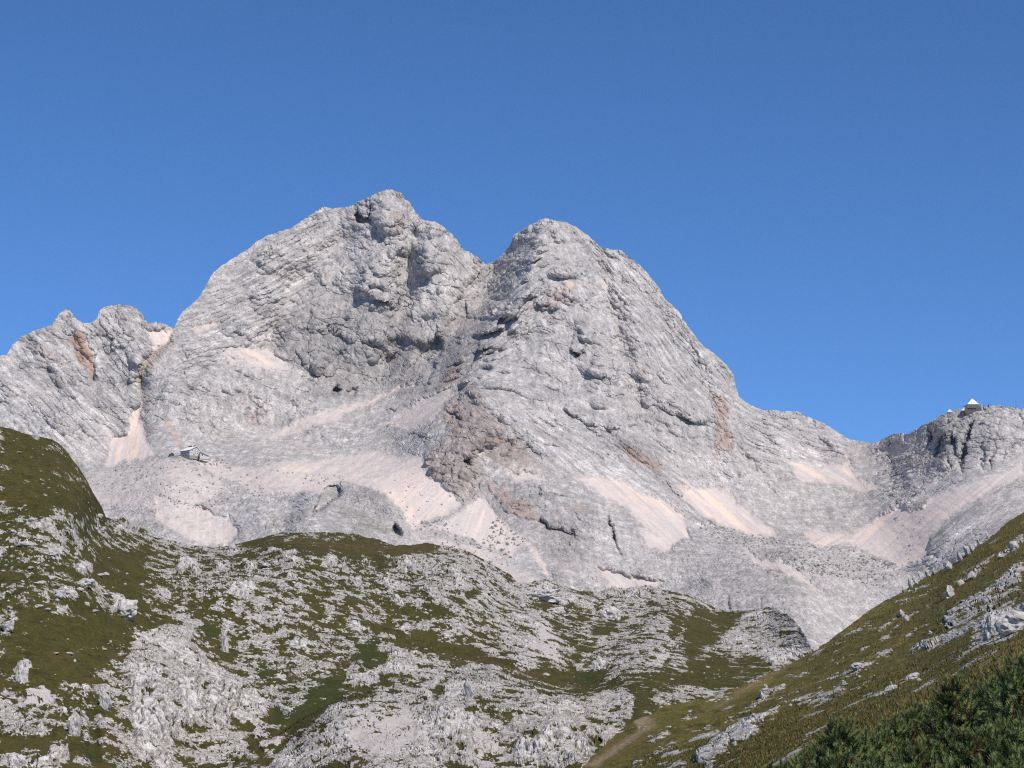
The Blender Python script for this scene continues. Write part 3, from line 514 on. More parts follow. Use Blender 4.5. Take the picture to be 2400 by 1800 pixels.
gm = sheet_mesh('mountain', G, {'tone': pad(tn), 'scree': pad(scr), 'red': pad(np.clip(red(Ub, Vb), 0, 1)), 'green': pad(np.clip(green(Ub, Vb), 0, 1)), 'warm': pad(wm), 'streak': pad(np.clip(.42 + 1.5 * sstk, 0, 1))}, M_massif, False)
tag(link('mountain', gm), 'pale grey limestone massif with twin peaks and scree basin', None, None, 'structure')
GM, GMU, GMV = G[:, nb:], us, V
def on_massif(u, v):
    i = int(np.clip(np.searchsorted(GMU, u), 1, NU - 1)); j = int(np.argmin(np.abs(GMV[i] - v)))
    return GM[i, j]

# ------------------------------------------------------------------ the grassy limestone hill in front
CH = [(-260,960,690),(0,998,700),(0,1150,640),(0,1300,585),(0,1500,520),(0,1850,430),(-260,1500,500),(-260,1850,410),
      (163,1067,735),(200,1200,680),(240,1215,735),(200,1350,600),(200,1500,545),(200,1650,495),(200,1850,435),
      (362,1258,790),(362,1350,680),(360,1480,600),(380,1600,545),(380,1750,500),(380,1850,470),
      (514,1284,830),(520,1340,720),(540,1450,650),(560,1600,580),(600,1700,545),(620,1850,470),
      (700,1248,850),(700,1300,760),(700,1400,690),(720,1500,640),(760,1600,590),(800,1650,545),(800,1750,485),(800,1850,440),
      (900,1275,880),(900,1330,790),(900,1430,710),(900,1520,650),(930,1600,590),(960,1700,510),(960,1850,430),
      (1080,1290,900),(1100,1370,790),(1100,1450,715),(1100,1545,650),(1120,1600,590),(1150,1700,520),(1150,1850,430),
      (1215,1370,900),(1250,1420,830),(1280,1500,740),(1300,1560,670),(1330,1600,640),(1330,1660,560),(1330,1750,490),(1330,1850,430),
      (1400,1388,930),(1420,1450,850),(1430,1520,740),(1450,1590,640),(1480,1620,585),(1450,1700,520),(1450,1850,420),
      (1560,1385,950),(1580,1450,850),(1600,1530,740),(1560,1600,630),(1600,1650,580),(1600,1750,500),
      (1705,1434,950),(1720,1500,830),(1740,1550,740),(1700,1610,640),(1853,1439,900),(1850,1500,800),(1870,1560,720),(2100,1640,700),(2100,1800,500),(1800,1800,450)]
FH_Y = rbf(CH, .7, True)
rk, gs, dry, lush, soil, flute, hrel = Field(.56), Field(), Field(), Field(), Field(), Field(), Field()
# broad zones: how much of the ground is bare limestone
for c, s, a, sf in [
    ('W', '0,990 140,1040 200,1130 230,1200 0,1200', .045, 20), ('W', '0,1200 280,1215 330,1250 240,1330 200,1420 0,1400', .22, 25), ('W', '0,1290 130,1330 120,1440 0,1470', .20, 25),
    ('W', '0,1440 360,1430 420,1480 300,1500 300,1600 130,1620 0,1600', .03, 20), ('W', '60,1220 240,1220 230,1330 120,1330', .42, 20), ('W', '230,1290 340,1290 360,1440 260,1440', .08, 15),
    ('W', '560,1260 860,1255 1000,1275 1130,1310 1000,1300 800,1300 600,1290', .06, 8),
    ('W', '460,1290 620,1280 800,1330 800,1450 560,1400 400,1400 380,1300', .46, 20), ('W', '540,1400 740,1400 760,1560 560,1560 480,1480', .56, 22), ('W', '700,1360 850,1350 900,1480 780,1520 720,1420', .38, 18),
    ('W', '900,1300 1130,1310 1200,1360 1300,1480 1200,1500 1000,1420 880,1360', .70, 20), ('W', '1000,1280 1150,1315 1220,1375 1200,1390 1060,1330', .78, 12), ('W', '800,1380 1050,1440 1200,1490 1100,1500 880,1450', .45, 18),
    ('W', '1150,1420 1300,1440 1330,1520 1200,1530', .72, 16), ('W', '1200,1360 1560,1380 1600,1430 1450,1440 1250,1430', .74, 16), ('W', '1400,1430 1560,1420 1600,1460 1560,1560 1400,1590 1380,1530', .58, 18),
    ('W', '1330,1440 1420,1440 1380,1540 1300,1520', .45, 14), ('W', '380,1500 440,1490 640,1620 700,1700 600,1800 360,1800 420,1640', .58, 20), ('W', '304,1489 340,1478 394,1475 434,1468 452,1511 470,1533 521,1551 564,1583 615,1634 644,1688 593,1695 564,1681 524,1670 459,1706 416,1721 398,1800 362,1800 315,1764 318,1706 325,1670 311,1616 293,1590 300,1547 307,1511', .90, 7),
    ('W', '460,1580 540,1590 560,1680 480,1680', .85, 12), ('W', '0,1690 130,1650 180,1700 160,1800 0,1800', .52, 14), ('W', '0,1760 110,1770 60,1800 0,1800', .97, 8), ('W', '240,1560 300,1540 310,1620 330,1680 310,1800 240,1800 250,1700 200,1640', .34, 16),
    ('W', '880,1505 1060,1525 1080,1580 1000,1640 900,1620 840,1640 800,1600', .84, 10), ('W', '600,1720 800,1640 900,1610 1050,1640 1150,1720 1150,1800 640,1800', .78, 12), ('W', '1080,1550 1180,1560 1240,1600 1280,1630 1100,1680', .72, 12),
    ('W', '1140,1700 1200,1640 1400,1620 1490,1618 1480,1680 1400,1770 1330,1800 1100,1800', .80, 8), ('W', '960,1640 1080,1560 1110,1590 1100,1700 1130,1800 1000,1760', .88, 10), ('W', '1650,1420 1870,1440 1880,1530 1790,1570 1700,1510', .82, 12), ('W', '1560,1440 1640,1400 1660,1450 1570,1540', .55, 10)]:
    rk.poly(P(c, s), max(a, .085) + .22 * (1 - a) * (a > .05) * (a > .1), sf * 1.6)
# grass tongues
for c, s in [('e', '640,1180 300,1190 800,1330 1200,1530 1600,1640 2212,1690 1800,1530 1600,1430 1200,1300 1000,1280 900,1320'), ('f', '600,0 1000,130 1280,210 1480,340 1570,300 1700,250 2200,350 2212,250 1850,180 1650,60 1000,-40'),
    ('g', '0,1180 0,1290 250,1290 700,1400 800,1580 1050,1560 1350,1470 1800,1480 2212,1480 2212,1260 1750,1330 1500,1420 1250,1380 1000,1240 800,1210 400,1200'), ('h', '1500,370 1900,420 1800,560 1700,640 1500,780 1330,930 1250,1010 1050,1100 1200,1160 1280,1080 1450,870 1550,700 1650,450'),
    ('d', '1880,620 2212,480 2212,800 1900,980 1560,1250 1400,1480 1250,1650 900,1650 1100,1500 1080,1340 980,1180 1050,1080 1330,1180 1560,1200 1480,1100 1200,1020 1300,880 1500,980 1700,880'), ('f', '0,640 350,610 600,630 380,660 0,800'),
    ('f', '130,0 480,0 560,200 540,310 360,360 180,330 250,200'), ('f', '1300,500 1450,420 1350,560 1370,680 1290,780 1210,730 1260,600'), ('f', '480,510 560,520 700,640 560,600'), ('e', '600,900 900,960 1250,1080 1100,1110 800,1040'), ('e', '900,770 1150,830 1280,920 1130,850'),
    ('e', '1600,760 1800,680 1900,700 1780,800 1640,830'), ('c', '620,270 900,240 1230,260 1050,340 800,360'), ('c', '260,860 660,850 600,950 250,970'), ('c', '1730,740 1900,700 1950,1100 1850,1000 1720,860'), ('c', '380,1180 700,1180 640,1380 480,1380'), ('d', '700,120 880,120 900,250 760,270 640,200'),
    ('d', '1000,350 1400,340 1350,440 1060,480'), ('d', '250,170 560,240 760,340 950,480 880,450 620,300'), ('g', '1180,580 1480,530 1350,680 1150,820 1050,960 900,1060 850,1180 780,1100 850,950 1050,830 1100,680'), ('g', '220,290 600,330 500,400 420,440 280,380'), ('g', '540,540 720,590 640,730 570,650'),
    ('g', '740,430 930,340 850,400 760,450'), ('g', '2000,540 2212,500 2150,750 2050,780'), ('H', '90,600 300,645 450,640 330,720 200,850 60,930 0,960 0,760'), ('H', '0,960 240,930 480,960 560,1030 300,1130 0,1150'), ('b', '1100,870 1250,880 1300,1300 1400,1650 1150,1650 1180,1300'), ('b', '1000,1300 1150,1450 900,1650 820,1600 930,1450'),
    ('b', '750,650 900,700 950,830 800,840'), ('b', '0,1230 350,1300 800,1230 700,1330 300,1450 0,1500'), ('e', '0,120 400,150 900,140 1200,130 1300,230 1000,270 800,300 700,500 500,520 380,420 380,280 0,220')]:
    rk.poly(P(c, s), .12, 9)
# bare outcrops and pale crags
for c, s in [('a', '1500,160 1580,160 1590,250 1490,245'), ('a', '1560,70 1740,90 1780,240 1700,200 1600,180'), ('a', '1430,1080 1560,1080 1700,1200 1760,1330 1740,1370 1590,1330 1450,1300 1500,1200'), ('a', '690,990 800,930 980,980 960,1080 830,1080 740,1060'), ('a', '830,970 980,980 970,1090 860,1090'), ('a', '900,640 1100,610 1300,600 1290,660 1180,720 1050,820 920,810 890,720'),
    ('a', '950,890 1080,830 1170,860 1140,950 1000,950'), ('a', '270,410 440,350 450,390 330,440'), ('a', '30,1480 150,1420 260,1400 230,1510 120,1560 40,1560'), ('a', '340,720 420,690 430,720 370,745'), ('a', '2060,1000 2200,960 2212,1110 2090,1120'), ('a', '0,470 140,470 120,520 0,560'), ('a', '930,150 1000,160 960,230 880,250 760,240'),
    ('b', '240,300 330,260 410,310 330,420 280,520 210,450'), ('b', '870,570 1150,530 1220,560 1400,560 1540,590 1520,620 1250,650 1190,720 1150,630 1070,760 1000,740 960,680 1040,630 900,640'), ('b', '1240,790 1380,650 1430,700 1390,900 1310,890'), ('b', '750,900 900,860 1020,930 1040,1150 980,1290 900,1250 890,1150 770,1030'), ('b', '360,1200 560,930 750,1050 570,1050 480,1200 700,1150 780,1180 560,1260 380,1330'),
    ('b', '0,1560 230,1500 420,1600 620,1430 700,1400 900,1400 860,1530 720,1660 0,1660'), ('b', '80,1150 220,1090 400,1020 340,1100 150,1240'), ('b', '920,1600 1000,1520 1100,1650 930,1650'), ('b', '1560,880 1650,830 1620,1150 1580,1100'), ('b', '1720,560 1840,620 1820,800 1980,900 2212,800 2212,1230 2050,1250 1980,1200 1900,1300 1870,1450 1730,1450 1780,1200 1700,950'),
    ('c', '60,380 120,310 280,310 330,420 400,520 250,560 200,450 130,520 80,500'), ('c', '520,400 640,380 760,390 770,500 540,520'), ('c', '880,380 1000,360 1120,420 1100,500 900,490'), ('c', '590,240 830,140 900,180 1050,220 1150,150 1240,240 1450,260 1700,300 1730,380 1600,370 1300,270 1000,240 700,240'), ('c', '1230,160 1380,140 1480,220 1700,190 1730,280 1500,270 1250,220'), ('c', '2000,230 2080,220 2180,300 2170,370 1990,370'),
    ('c', '1500,480 1600,460 1670,540 1650,610 1500,580'), ('c', '680,1260 750,1340 720,1530 640,1430'), ('c', '1550,1330 1640,1280 1750,1450 1760,1590 1530,1580'), ('c', '700,640 1000,600 1120,760 900,880 720,800'), ('d', '0,520 280,560 290,900 240,1180 120,1210 0,1180'), ('d', '460,780 650,560 760,600 830,800 690,850 680,940 480,1000'), ('d', '340,160 440,170 430,330 350,330'),
    ('d', '1320,830 1450,800 1560,850 1640,780 1680,860 1560,890 1520,970 1440,920'), ('d', '1630,0 1740,20 1750,190 1540,190'), ('d', '0,200 280,150 270,330 60,280'), ('d', '1500,1620 1560,1560 1640,1560 1620,1659'), ('e', '0,280 60,290 100,420 0,500'), ('e', '90,300 380,400 360,460 230,400'), ('e', '570,270 620,270 610,320'), ('e', '650,340 760,380 800,500 700,430'), ('e', '820,380 890,390 960,520 930,560 850,520'), ('e', '1020,340 1080,400 1110,560 1060,540'),
    ('e', '500,570 640,540 860,650 850,760 640,740 600,680'), ('e', '140,570 240,560 260,690 160,690'), ('e', '1050,700 1330,700 1420,920 1250,910 1100,810'), ('e', '1330,440 1480,450 1600,560 1560,740 1420,760 1380,600'), ('e', '620,800 780,770 910,900 880,960 650,920'), ('e', '960,870 1110,870 1220,1050 1180,1060 1120,970 1000,1000'), ('e', '60,1090 230,1090 280,1220 150,1240'), ('e', '800,1050 900,1070 940,1330 730,1290 850,1180'), ('e', '1000,1140 1100,1160 1100,1220 1000,1230'),
    ('f', '1590,590 1700,540 1700,680 1600,800 1480,760 1580,680'), ('f', '1290,830 1490,770 1470,950 1330,960'), ('f', '1470,1080 1650,1200 1600,1290 1590,1500 1430,1480 1320,1330 1300,1180'), ('f', '1610,1290 1670,1240 1720,1550 1650,1560 1600,1480'), ('f', '1060,1440 1200,1400 1280,1560 1200,1600 1060,1560'), ('f', '380,660 600,650 620,690 460,710'), ('f', '440,400 540,380 540,480 480,480'),
    ('g', '100,230 330,90 500,80 560,230 430,320 240,280'), ('g', '440,460 620,410 640,470 520,500'), ('g', '1200,570 1180,420 1260,360 1380,420 1560,490 1420,530 1280,570'), ('g', '1040,1120 1130,1060 1210,1090 1190,1180 1040,1240'), ('g', '390,1270 470,1260 480,1300 440,1310'), ('h', '250,1000 480,960 560,1080 440,1260 300,1150'), ('h', '660,920 780,930 800,1050 700,1090'), ('h', '1160,930 1240,960 1160,1060 1060,1060'), ('h', '850,1280 1000,1140 1080,1160 1090,1210'), ('H', '740,650 870,700 830,900 770,880'), ('H', '500,900 640,880 800,910 620,1010 520,1000')]:
    rk.poly(P(c, s), .97, 7, 'max')
for c, s in [('d', '1060,1120 1110,1060 1300,1170 1540,1240 1370,1430 1300,1490 1160,1430 1060,1230'), ('g', '380,560 520,580 590,780 640,1060 740,1160 450,1080 200,990 300,800'), ('e', '1710,1400 1820,1380 2212,1600 2212,1659 1900,1580'), ('g', '0,1000 300,1100 330,1190 250,1220 0,1160'), ('f', '230,470 330,470 540,630 300,620'), ('f', '1770,1190 1900,1150 2100,1400 2200,1659 1800,1659 1740,1400'), ('g', '1780,1100 1960,940 2150,740 2100,850 1980,1130 1880,1200'), ('b', '330,620 560,560 720,780 600,880 280,860'), ('f', '100,1000 900,850 1050,1300 700,1500 100,1500')]:
    gs.poly(P(c, s), 1.0, 9, 'max')
for c, s in [('a', '1000,0 1240,0 1350,100 1180,180'), ('b', '600,140 1000,150 950,260 650,270'), ('f', '1250,200 1900,250 2212,400 1480,330'), ('g', '0,1190 500,1260 300,1330 0,1280'), ('c', '1150,100 2212,60 2212,200 1400,130'), ('e', '0,130 1200,150 1300,230 700,280 0,200'), ('g', '1900,360 2100,350 2060,500'), ('b', '900,480 1300,480 1200,530'), ('f', '0,1500 800,1400 900,1659 0,1659'), ('h', '0,800 400,760 300,900 0,950')]:
    dry.poly(P(c, s), .85, 8, 'max')
for c, s in [('d', '1000,350 1400,350 1350,470 1050,480'), ('d', '1700,540 2212,500 2212,780 1700,1050 1300,1150 1350,900'), ('c', '380,1180 700,1180 640,1380 450,1380'), ('g', '850,1230 1150,1300 1250,1440 1000,1480 850,1350'), ('h', '1520,560 1700,480 1560,720 1450,800'), ('f', '1240,560 1370,570 1290,780 1210,720'), ('f', '200,50 480,0 540,300 250,330'), ('b', '1150,900 1260,900 1300,1500 1180,1600'), ('e', '300,1250 550,1350 500,1550 300,1500')]:
    lush.poly(P(c, s), .6, 12, 'max')
for c, s in [('e', '0,280 400,300 1400,450 1600,760 1300,760 600,560 0,520'), ('c', '0,380 400,420 400,860 0,1050'), ('c', '500,380 1150,380 1150,520 520,520'), ('d', '0,500 850,560 850,1000 0,1200'), ('f', '1050,780 1700,1100 1720,1659 1300,1500'), ('b', '1600,500 2212,600 2212,1300 1700,1450'), ('g', '1250,160 1750,160 1700,320 1300,320'), ('h', '0,880 1250,900 1000,1382 100,1350')]:
    flute.poly(P(c, s), 1, 20, 'max')
# folds of the ground
for c, s, h, w in [('W', '760,1560 880,1600 800,1630 690,1700 640,1790', -9, 26), ('W', '870,1500 1000,1520 1090,1560 1200,1580 1330,1600 1470,1612', -10, 22), ('W', '1540,1400 1440,1490 1350,1560', -9, 24), ('W', '860,1280 880,1340 980,1380', -7, 18), ('W', '1100,1270 1180,1320 1250,1380', 5, 20),
    ('W', '330,1520 380,1600 390,1700', 9, 45), ('W', '210,1660 220,1800', -7, 22), ('W', '1600,1470 1560,1530 1500,1590', -6, 16), ('W', '1350,1640 1300,1700 1250,1780', 5, 50), ('W', '560,1450 640,1440 720,1480', 6, 45)]:
    hrel.line(P(c, s), h, w)
hrel.edge(P('W', '600,1760 700,1690 800,1640 900,1612 1000,1640 1100,1660 1200,1655 1330,1640 1490,1614'), 10, 70, 'D')
rk.blur(1)
HU, HV = 1120, 400
hu = np.linspace(-200, 2080, HU); htop = silH(hu); hbot = np.where(hu < 1350, 1850, np.clip(silS(hu) + 40, htop + 60, 1900))
U = np.repeat(hu[:, None], HV, 1); V = rows(htop, hbot, np.linspace(0, 1, HV), 14)
def turf_sheet(U, V, Yd, rk, gs, flute, gain, strike, seed, la=6.0, wk=1.0):
    """stones standing out of turf: returns rock mask and displacement"""
    G = at(U, V, Yd); X, Yw, Z = G[..., 0], G[..., 1], G[..., 2]; Zr = np.zeros_like(U)
    wob = (4.0 * fbm(U / 22, V / 22, Zr, 4, seed, .7) + 16 * fbm(U / 110, V / 110, Zr, 3, seed + 40)) * wk; wob2 = (4.0 * fbm(U / 22, V / 22, Zr + 5, 4, seed + 1, .7) + 12 * fbm(U / 110, V / 110, Zr + 7, 3, seed + 41)) * wk
    den = rk(U + wob, V + wob2); gr = np.clip(gs(U + wob * .6, V + wob2 * .6), 0, 1); fl = np.clip(flute(U, V), 0, 1)
    c, s = math.cos(strike), math.sin(strike); a = X * c + Z * s; b = -X * s + Z * c
    n0 = fbm(X / 19, Yw / 30, Z / 14, 3, seed + 2, .6)
    n1 = fbm(a / la, Yw / 9, b / 3.4, 5, seed + 3, .64)
    n2 = fbm((X + .25 * Z) / 2.1, Yw / 4, Z / 7.0, 4, seed + 8, .62)
    n3 = fbm(X / 1.5, Yw / 3, Z / 1.2, 3, seed + 12, .75)
    den = np.maximum(den, .86 * gr); den = den + .26 * n0 * (1 - sst(.86, 1, den)) * sst(0, .2, den)
    n = (n1 * (.95 - .45 * fl) + n2 * .8 * fl + .42 * n3) * 1.1
    cov = .5 + .5 * np.tanh(1.7 * n)
    ck = np.maximum(0, 1 - np.abs(fbm((X + .4 * Z) / 3.2, Yw / 9, Z / (4.5 + 7 * fl), 3, seed + 31, .65)) * 8)
    den = den - .35 * ck * (den > .3)
    m = sst(-.05, .10, den - cov) * np.where(den > .03, 1, 0)
    blocks = .5 + .5 * ridged(a / 8.0, Yw / 8, b / 4.4, 5, seed + 15, .56)
    karr = .5 + .5 * ridged((X + .25 * Z) / 2.6, Yw / 8, Z / 13.0, 4, seed + 19, .52)
    ms = sst(-.05, .30, den - cov) * np.where(den > .03, 1, 0)
    h = ms * (1 - gr * .85) * ((.3 + 1.1 * blocks) * (1 - .6 * fl) + fl * 1.9 * karr - 2.6 * ck) * gain * (.5 + .7 * np.clip(den, 0, 1))
    h = h * (.30 + .70 * sst(.72, 1, den))
    h = h + (1.8 + 3.2 * fl) * gain * np.clip(den, 0, 1) * ridged((X + .3 * Z) / 11, Yw / 14, Z / 22, 3, seed + 35, .5) * sst(.25, .8, den)
    h = h + .12 * gain * fbm(X / 1.2, Yw / 1.5, Z / 1.0, 2, seed + 23, .6) * m + .7 * gain * fbm(X / 4.0, Yw / 4, Z / 2.2, 4, seed + 27, .62) * (1 - m)
    m = m * (.46 + .40 * np.clip(den, 0, 1) + .2 * (den > .95)); gr = gr * np.minimum(m * 1.4, 1)
    return m, gr, h
Yd = FH_Y(U, V) - hrel(U, V) * 1.0
G = at(U, V, Yd)
Yd = Yd - 7.0 * fbm(G[..., 0] / 48, G[..., 1] / 70, G[..., 2] / 40, 4, 101)
m, gr, h = turf_sheet(U, V, Yd, rk, gs, flute, .46, R(-16), 110, 5.5)
G = at(U, V, Yd); N = grid_normals(G)
G = G + (N * .8 + np.array([0, -.1, .2])) * h[..., None]
nb = 6
back = [G[:, 0] + np.array([0, 18.0 * k, -2.0 * k * k - 1.5 * k]) for k in range(nb, 0, -1)]
pad = lambda a: np.concatenate([np.repeat(a[:, :1], nb, 1), a], 1)
Gh = np.concatenate([np.stack(back, 1), G], 1)
wob = 6 * fbm(U / 30, V / 30, U * 0, 3, 140)
hm = sheet_mesh('hillside', Gh, {'rock': pad(m), 'scree': pad(gr), 'dry': pad(np.clip(dry(U + wob, V), 0, 1)), 'lush': pad(np.clip(lush(U + wob, V), 0, 1)), 'soil': pad(0 * U)}, M_hill, False)
tag(link('hillside', hm), 'grassy hill strewn with white limestone in front of the mountain', None, None, 'structure')
GH_, GHU, GHV = G, hu, V
def on_hill(u, v):
    i = int(np.clip(np.searchsorted(GHU, u), 1, HU - 1)); j = int(np.argmin(np.abs(GHV[i] - v)))
    return GH_[i, j]

# ------------------------------------------------------------------ the steep turf slope on the right
CS = [(2740,980,600),(2400,1200,520),(2200,1340,460),(2000,1459,405),(1878,1543,372),(1708,1620,335),(1600,1645,318),(1490,1688,300),(1364,1800,270),(1280,1880,250),
      (2400,1350,330),(2200,1480,300),(2000,1600,262),(1800,1700,245),(1600,1790,240),(2400,1480,190),(2200,1600,180),(2000,1700,175),(1800,1790,185),
      (2400,1560,105),(2400,1650,50),(2200,1700,95),(2000,1800,105),(2400,1800,18),(2200,1800,38),(2200,1950,18),(2000,1950,40),(1800,1950,90),(1600,1950,150),(1400,1950,210),
      (2400,2300,11),(2200,2300,12),(2000,2300,14),(1700,2300,18),(1400,2300,22),(2700,1400,200),(2700,1650,26),(2700,2300,10)]
FS_Y = rbf(CS, .5, True)
rs, gs2, dry2, lush2, soil2, flute2, srel = Field(.10), Field(), Field(), Field(), Field(), Field(), Field()
for c, s, a, sf in [('k', '0,1100 400,960 900,560 1400,140 1700,-60 1900,-250 2212,-500 2212,-300 1760,60 1250,420 700,760 0,1210', .07, 6), ('H', '1400,540 1560,430 1700,360 1660,420 1500,500', .5, 6),
    ('H', '1700,640 1850,560 2000,480 2212,330 2212,560 2000,670 1880,720 1800,800 1600,900 1500,900 1700,740', .80, 8), ('H', '1870,740 2000,660 2212,590 2212,760 2100,830 1900,870 1780,960 1700,980 1850,860', .88, 7), ('H', '1690,540 1720,480 1800,430 1900,340 2010,260 2000,330 1880,420 1760,490', .62, 6), ('H', '2060,270 2212,120 2212,220 2100,280', .72, 6),
    ('H', '1180,740 1330,650 1240,720', .55, 5), ('H', '900,980 1000,900 1140,810 1060,900 980,960', .42, 6), ('H', '1100,1030 1200,960 1400,840 1330,920 1130,1040', .62, 6), ('H', '600,1260 800,1190 960,1130 1090,1040 1060,1150 980,1220 860,1260 700,1260', .58, 8), ('H', '80,1580 200,1480 380,1360 640,1250 620,1320 480,1420 330,1530 180,1659 100,1659', .80, 7),
    ('H', '1240,1200 1300,1150 1390,1095 1380,1130 1320,1170', .85, 3), ('H', '1440,1080 1500,1030 1550,1060 1540,1100', .95, 3), ('H', '500,1200 560,1140 580,1160 520,1210', .95, 3), ('H', '1340,1210 1500,1120 1700,1020 1720,1060 1560,1120 1400,1190', .34, 6), ('H', '560,1640 700,1560 850,1440 860,1500 720,1600 640,1659', .66, 5), ('H', '1880,1060 2000,990 2140,920 2100,960 1960,1060 1800,1140', .66, 5),
    ('H', '0,1290 300,1150 500,1060 640,1010 520,1100 300,1220 0,1380', .42, 8), ('H', '0,1400 300,1240 420,1180 200,1350 0,1500', .38, 8), ('h', '1900,900 2212,780 2212,1382 1400,1382 1600,1200', .55, 10), ('h', '1330,1382 1500,1200 2212,880 2212,960 1600,1260 1450,1382', .06, 5), ('H', '1400,690 1460,655 1450,700', .98, 2), ('H', '1590,560 1620,545 1600,570', .9, 2), ('W', '2130,1590 2400,1500 2400,1560 2150,1660', .10, 10)]:
    rs.poly(P(c, s), a, sf)
for q_, a_, w_ in [('1900,1545 2060,1440 2200,1370', .5, 5), ('1860,1590 2000,1510 2130,1440', .5, 5), ('1950,1560 2080,1490 2200,1400', .55, 4), ('1830,1640 1960,1580 2090,1520 2170,1470', .5, 6), ('2000,1620 2120,1550 2230,1480', .45, 4), ('1760,1690 1900,1640 2050,1580', .45, 6), ('1900,1700 2040,1630 2180,1570 2300,1500', .5, 5), ('2150,1620 2260,1560 2380,1490', .6, 5), ('1620,1720 1760,1660 1850,1600', .55, 8), ('1560,1780 1700,1700', .5, 8), ('1880,1740 1960,1690 2060,1650', .6, 5), ('2210,1590 2330,1530', .6, 4), ('2240,1440 2330,1380 2400,1340', .6, 10)]:
    rs.line(P('W', q_), a_, w_, 'max', False)
for c, s, a in [('h', '920,1382 1150,1210 1400,1040 1530,960 1850,770 1870,820 1600,1000 1430,1130 1200,1290 1080,1382', .34), ('h', '1560,780 1720,690 1850,760 1640,880', .4), ('H', '80,1330 480,1080 640,1030 300,1240', .15)]:
    soil2.poly(P(c, s), a, 6, 'max')
for c, s, a in [('H', '1900,950 2212,820 2212,980 2000,1020 1860,1030', .9), ('H', '600,980 1000,760 1300,580 1340,600 1000,830 640,1030', .6), ('k', '500,760 1300,160 1900,-200 1400,180 900,560', .5), ('H', '300,1180 700,1000 500,1150', .7), ('H', '1500,1150 1720,1060 1640,1180 1480,1200', .6), ('H', '560,1210 1100,1000 1500,750 1400,860 900,1110', .4)]:
    dry2.poly(P(c, s), a, 10, 'max')
for c, s, h, w in [('H', '1660,360 1400,540', 2.2, 7), ('H', '2010,250 1880,370 1720,480 1690,540', 3.0, 9), ('H', '2200,600 2000,670 1880,740', 5, 18), ('H', '1400,830 1100,1030', 2, 10), ('H', '640,1250 330,1440 100,1580', 3, 12), ('H', '2212,330 1900,540 1500,890', 2.5, 22)]:
    srel.line(P(c, s), h, w, taper=False)
SU, SV = 620, 330
su = np.linspace(1290, 2700, SU); stop = silS(su)
t = np.concatenate([np.linspace(0, 1, SV - 40), 1 + np.linspace(0, 1, 41)[1:] ** 1.3]); vb1 = np.maximum(1840, stop + 40)
V = np.where(t[None] <= 1, stop[:, None] + t[None] * (vb1 - stop)[:, None], vb1[:, None] + (t[None] - 1) * (2420 - vb1)[:, None]); U = np.repeat(su[:, None], SV, 1)
Vc = np.minimum(V, 2300)
Yd = FS_Y(U, Vc) * np.where(V > 2300, 1 - (V - 2300) / 400, 1)
Gs0 = at(U, V, Yd)
Yd = Yd * (1 - srel(U, V) / 300.0)
Yd = Yd * (1 - .006 * fbm(Gs0[..., 0] / 22, Gs0[..., 1] / 60, Gs0[..., 2] / 14, 3, 201))
m, gr, h = turf_sheet(U, V, Yd, rs, gs2, flute2, .30, R(28), 210, 4.0, .6)
sc_ = np.clip(Yd / 260, .12, 1.2)
G = at(U, V, Yd); N = grid_normals(G)
G = G + (N * .7 + np.array([0, 0, .4])) * (h * sc_)[..., None]
nb = 6
back = [G[:, 0] + np.array([7.0 * k, 6.0 * k, -.5 * k * k - 2.0 * k]) for k in range(nb, 0, -1)]
Gs = np.concatenate([np.stack(back, 1), G], 1)
sm = sheet_mesh('slope', Gs, {'rock': pad(m), 'scree': pad(gr), 'dry': pad(np.clip(.18 + dry2(U + wob[:SU, :SV] if False else U, V), 0, 1)), 'lush': pad(np.clip(lush2(U, V), 0, 1)), 'soil': pad(np.clip(soil2(U + 5 * fbm(U / 12, V / 12, U * 0, 3, 230, .7), V), 0, 1))}, M_slope, False)
tag(link('slope', sm), 'steep turf slope with bands of limestone rising to the right', None, None, 'structure')
GS_, GSU = G, su
def on_slope(u, v):
    i = int(np.clip(np.searchsorted(GSU, u), 1, SU - 1)); j = int(np.argmin(np.abs(V_S[i] - v)))
    return GS_[i, j]
V_S = V

# ------------------------------------------------------------------ loose rocks
import bmesh
def mat_rock(name, a, b, dark):
    t = NT(name)
    c = t.mix(t.ramp(t.noise(2.2, 5), .35, .65), a, b)
    c = t.mix(t.ramp(t.noise(3.4, 6, .78, (1, 1, .6)), .44, .62, 0, .85), c, dark)
    t.color(c); t.bump(t.noise(5.0, 6, .75), .8, .25)
    return t.m
M_rock = mat_rock('weathered_limestone', (.60, .575, .56), (.49, .455, .43), (.25, .225, .19))
def rock_mesh(name, seed, sub=2, tall=False):
    r = random.Random(seed); bm = bmesh.new(); bmesh.ops.create_icosphere(bm, subdivisions=sub, radius=1.0)
    planes = []
    for _ in range(9):
        n = Vector((r.uniform(-1, 1), r.uniform(-1, 1), r.uniform(-.3, 1))).normalized(); planes.append((n, r.uniform(.5, .85)))
    co = np.array([v.co[:] for v in bm.verts])
    big = fbm(co[:, 0] * 1.3, co[:, 1] * 1.3, co[:, 2] * 1.3, 2, seed * 7 % 50 + 300, .6)
    det = ridged(co[:, 0] * 2.6, co[:, 1] * 2.6, co[:, 2] * 1.3, 3 if sub > 2 else 2, seed % 40 + 350, .6)
    for v, k, d in zip(bm.verts, big, det):
        p = v.co.copy() * (1 + .45 * float(k)); nn = v.co.normalized()
        for n, h in planes:
            e = p.dot(n)
            if e > h: p -= n * (e - h) * .9
        v.co = p + nn * .20 * float(d)
    me = bpy.data.meshes.new(name); bm.to_mesh(me); bm.free(); me.materials.append(M_rock)
    return me
ROCKS = [rock_mesh('boulder', 20 + i) for i in range(10)]; BIG = [rock_mesh('boulder', 60 + i, 4) for i in range(8)]
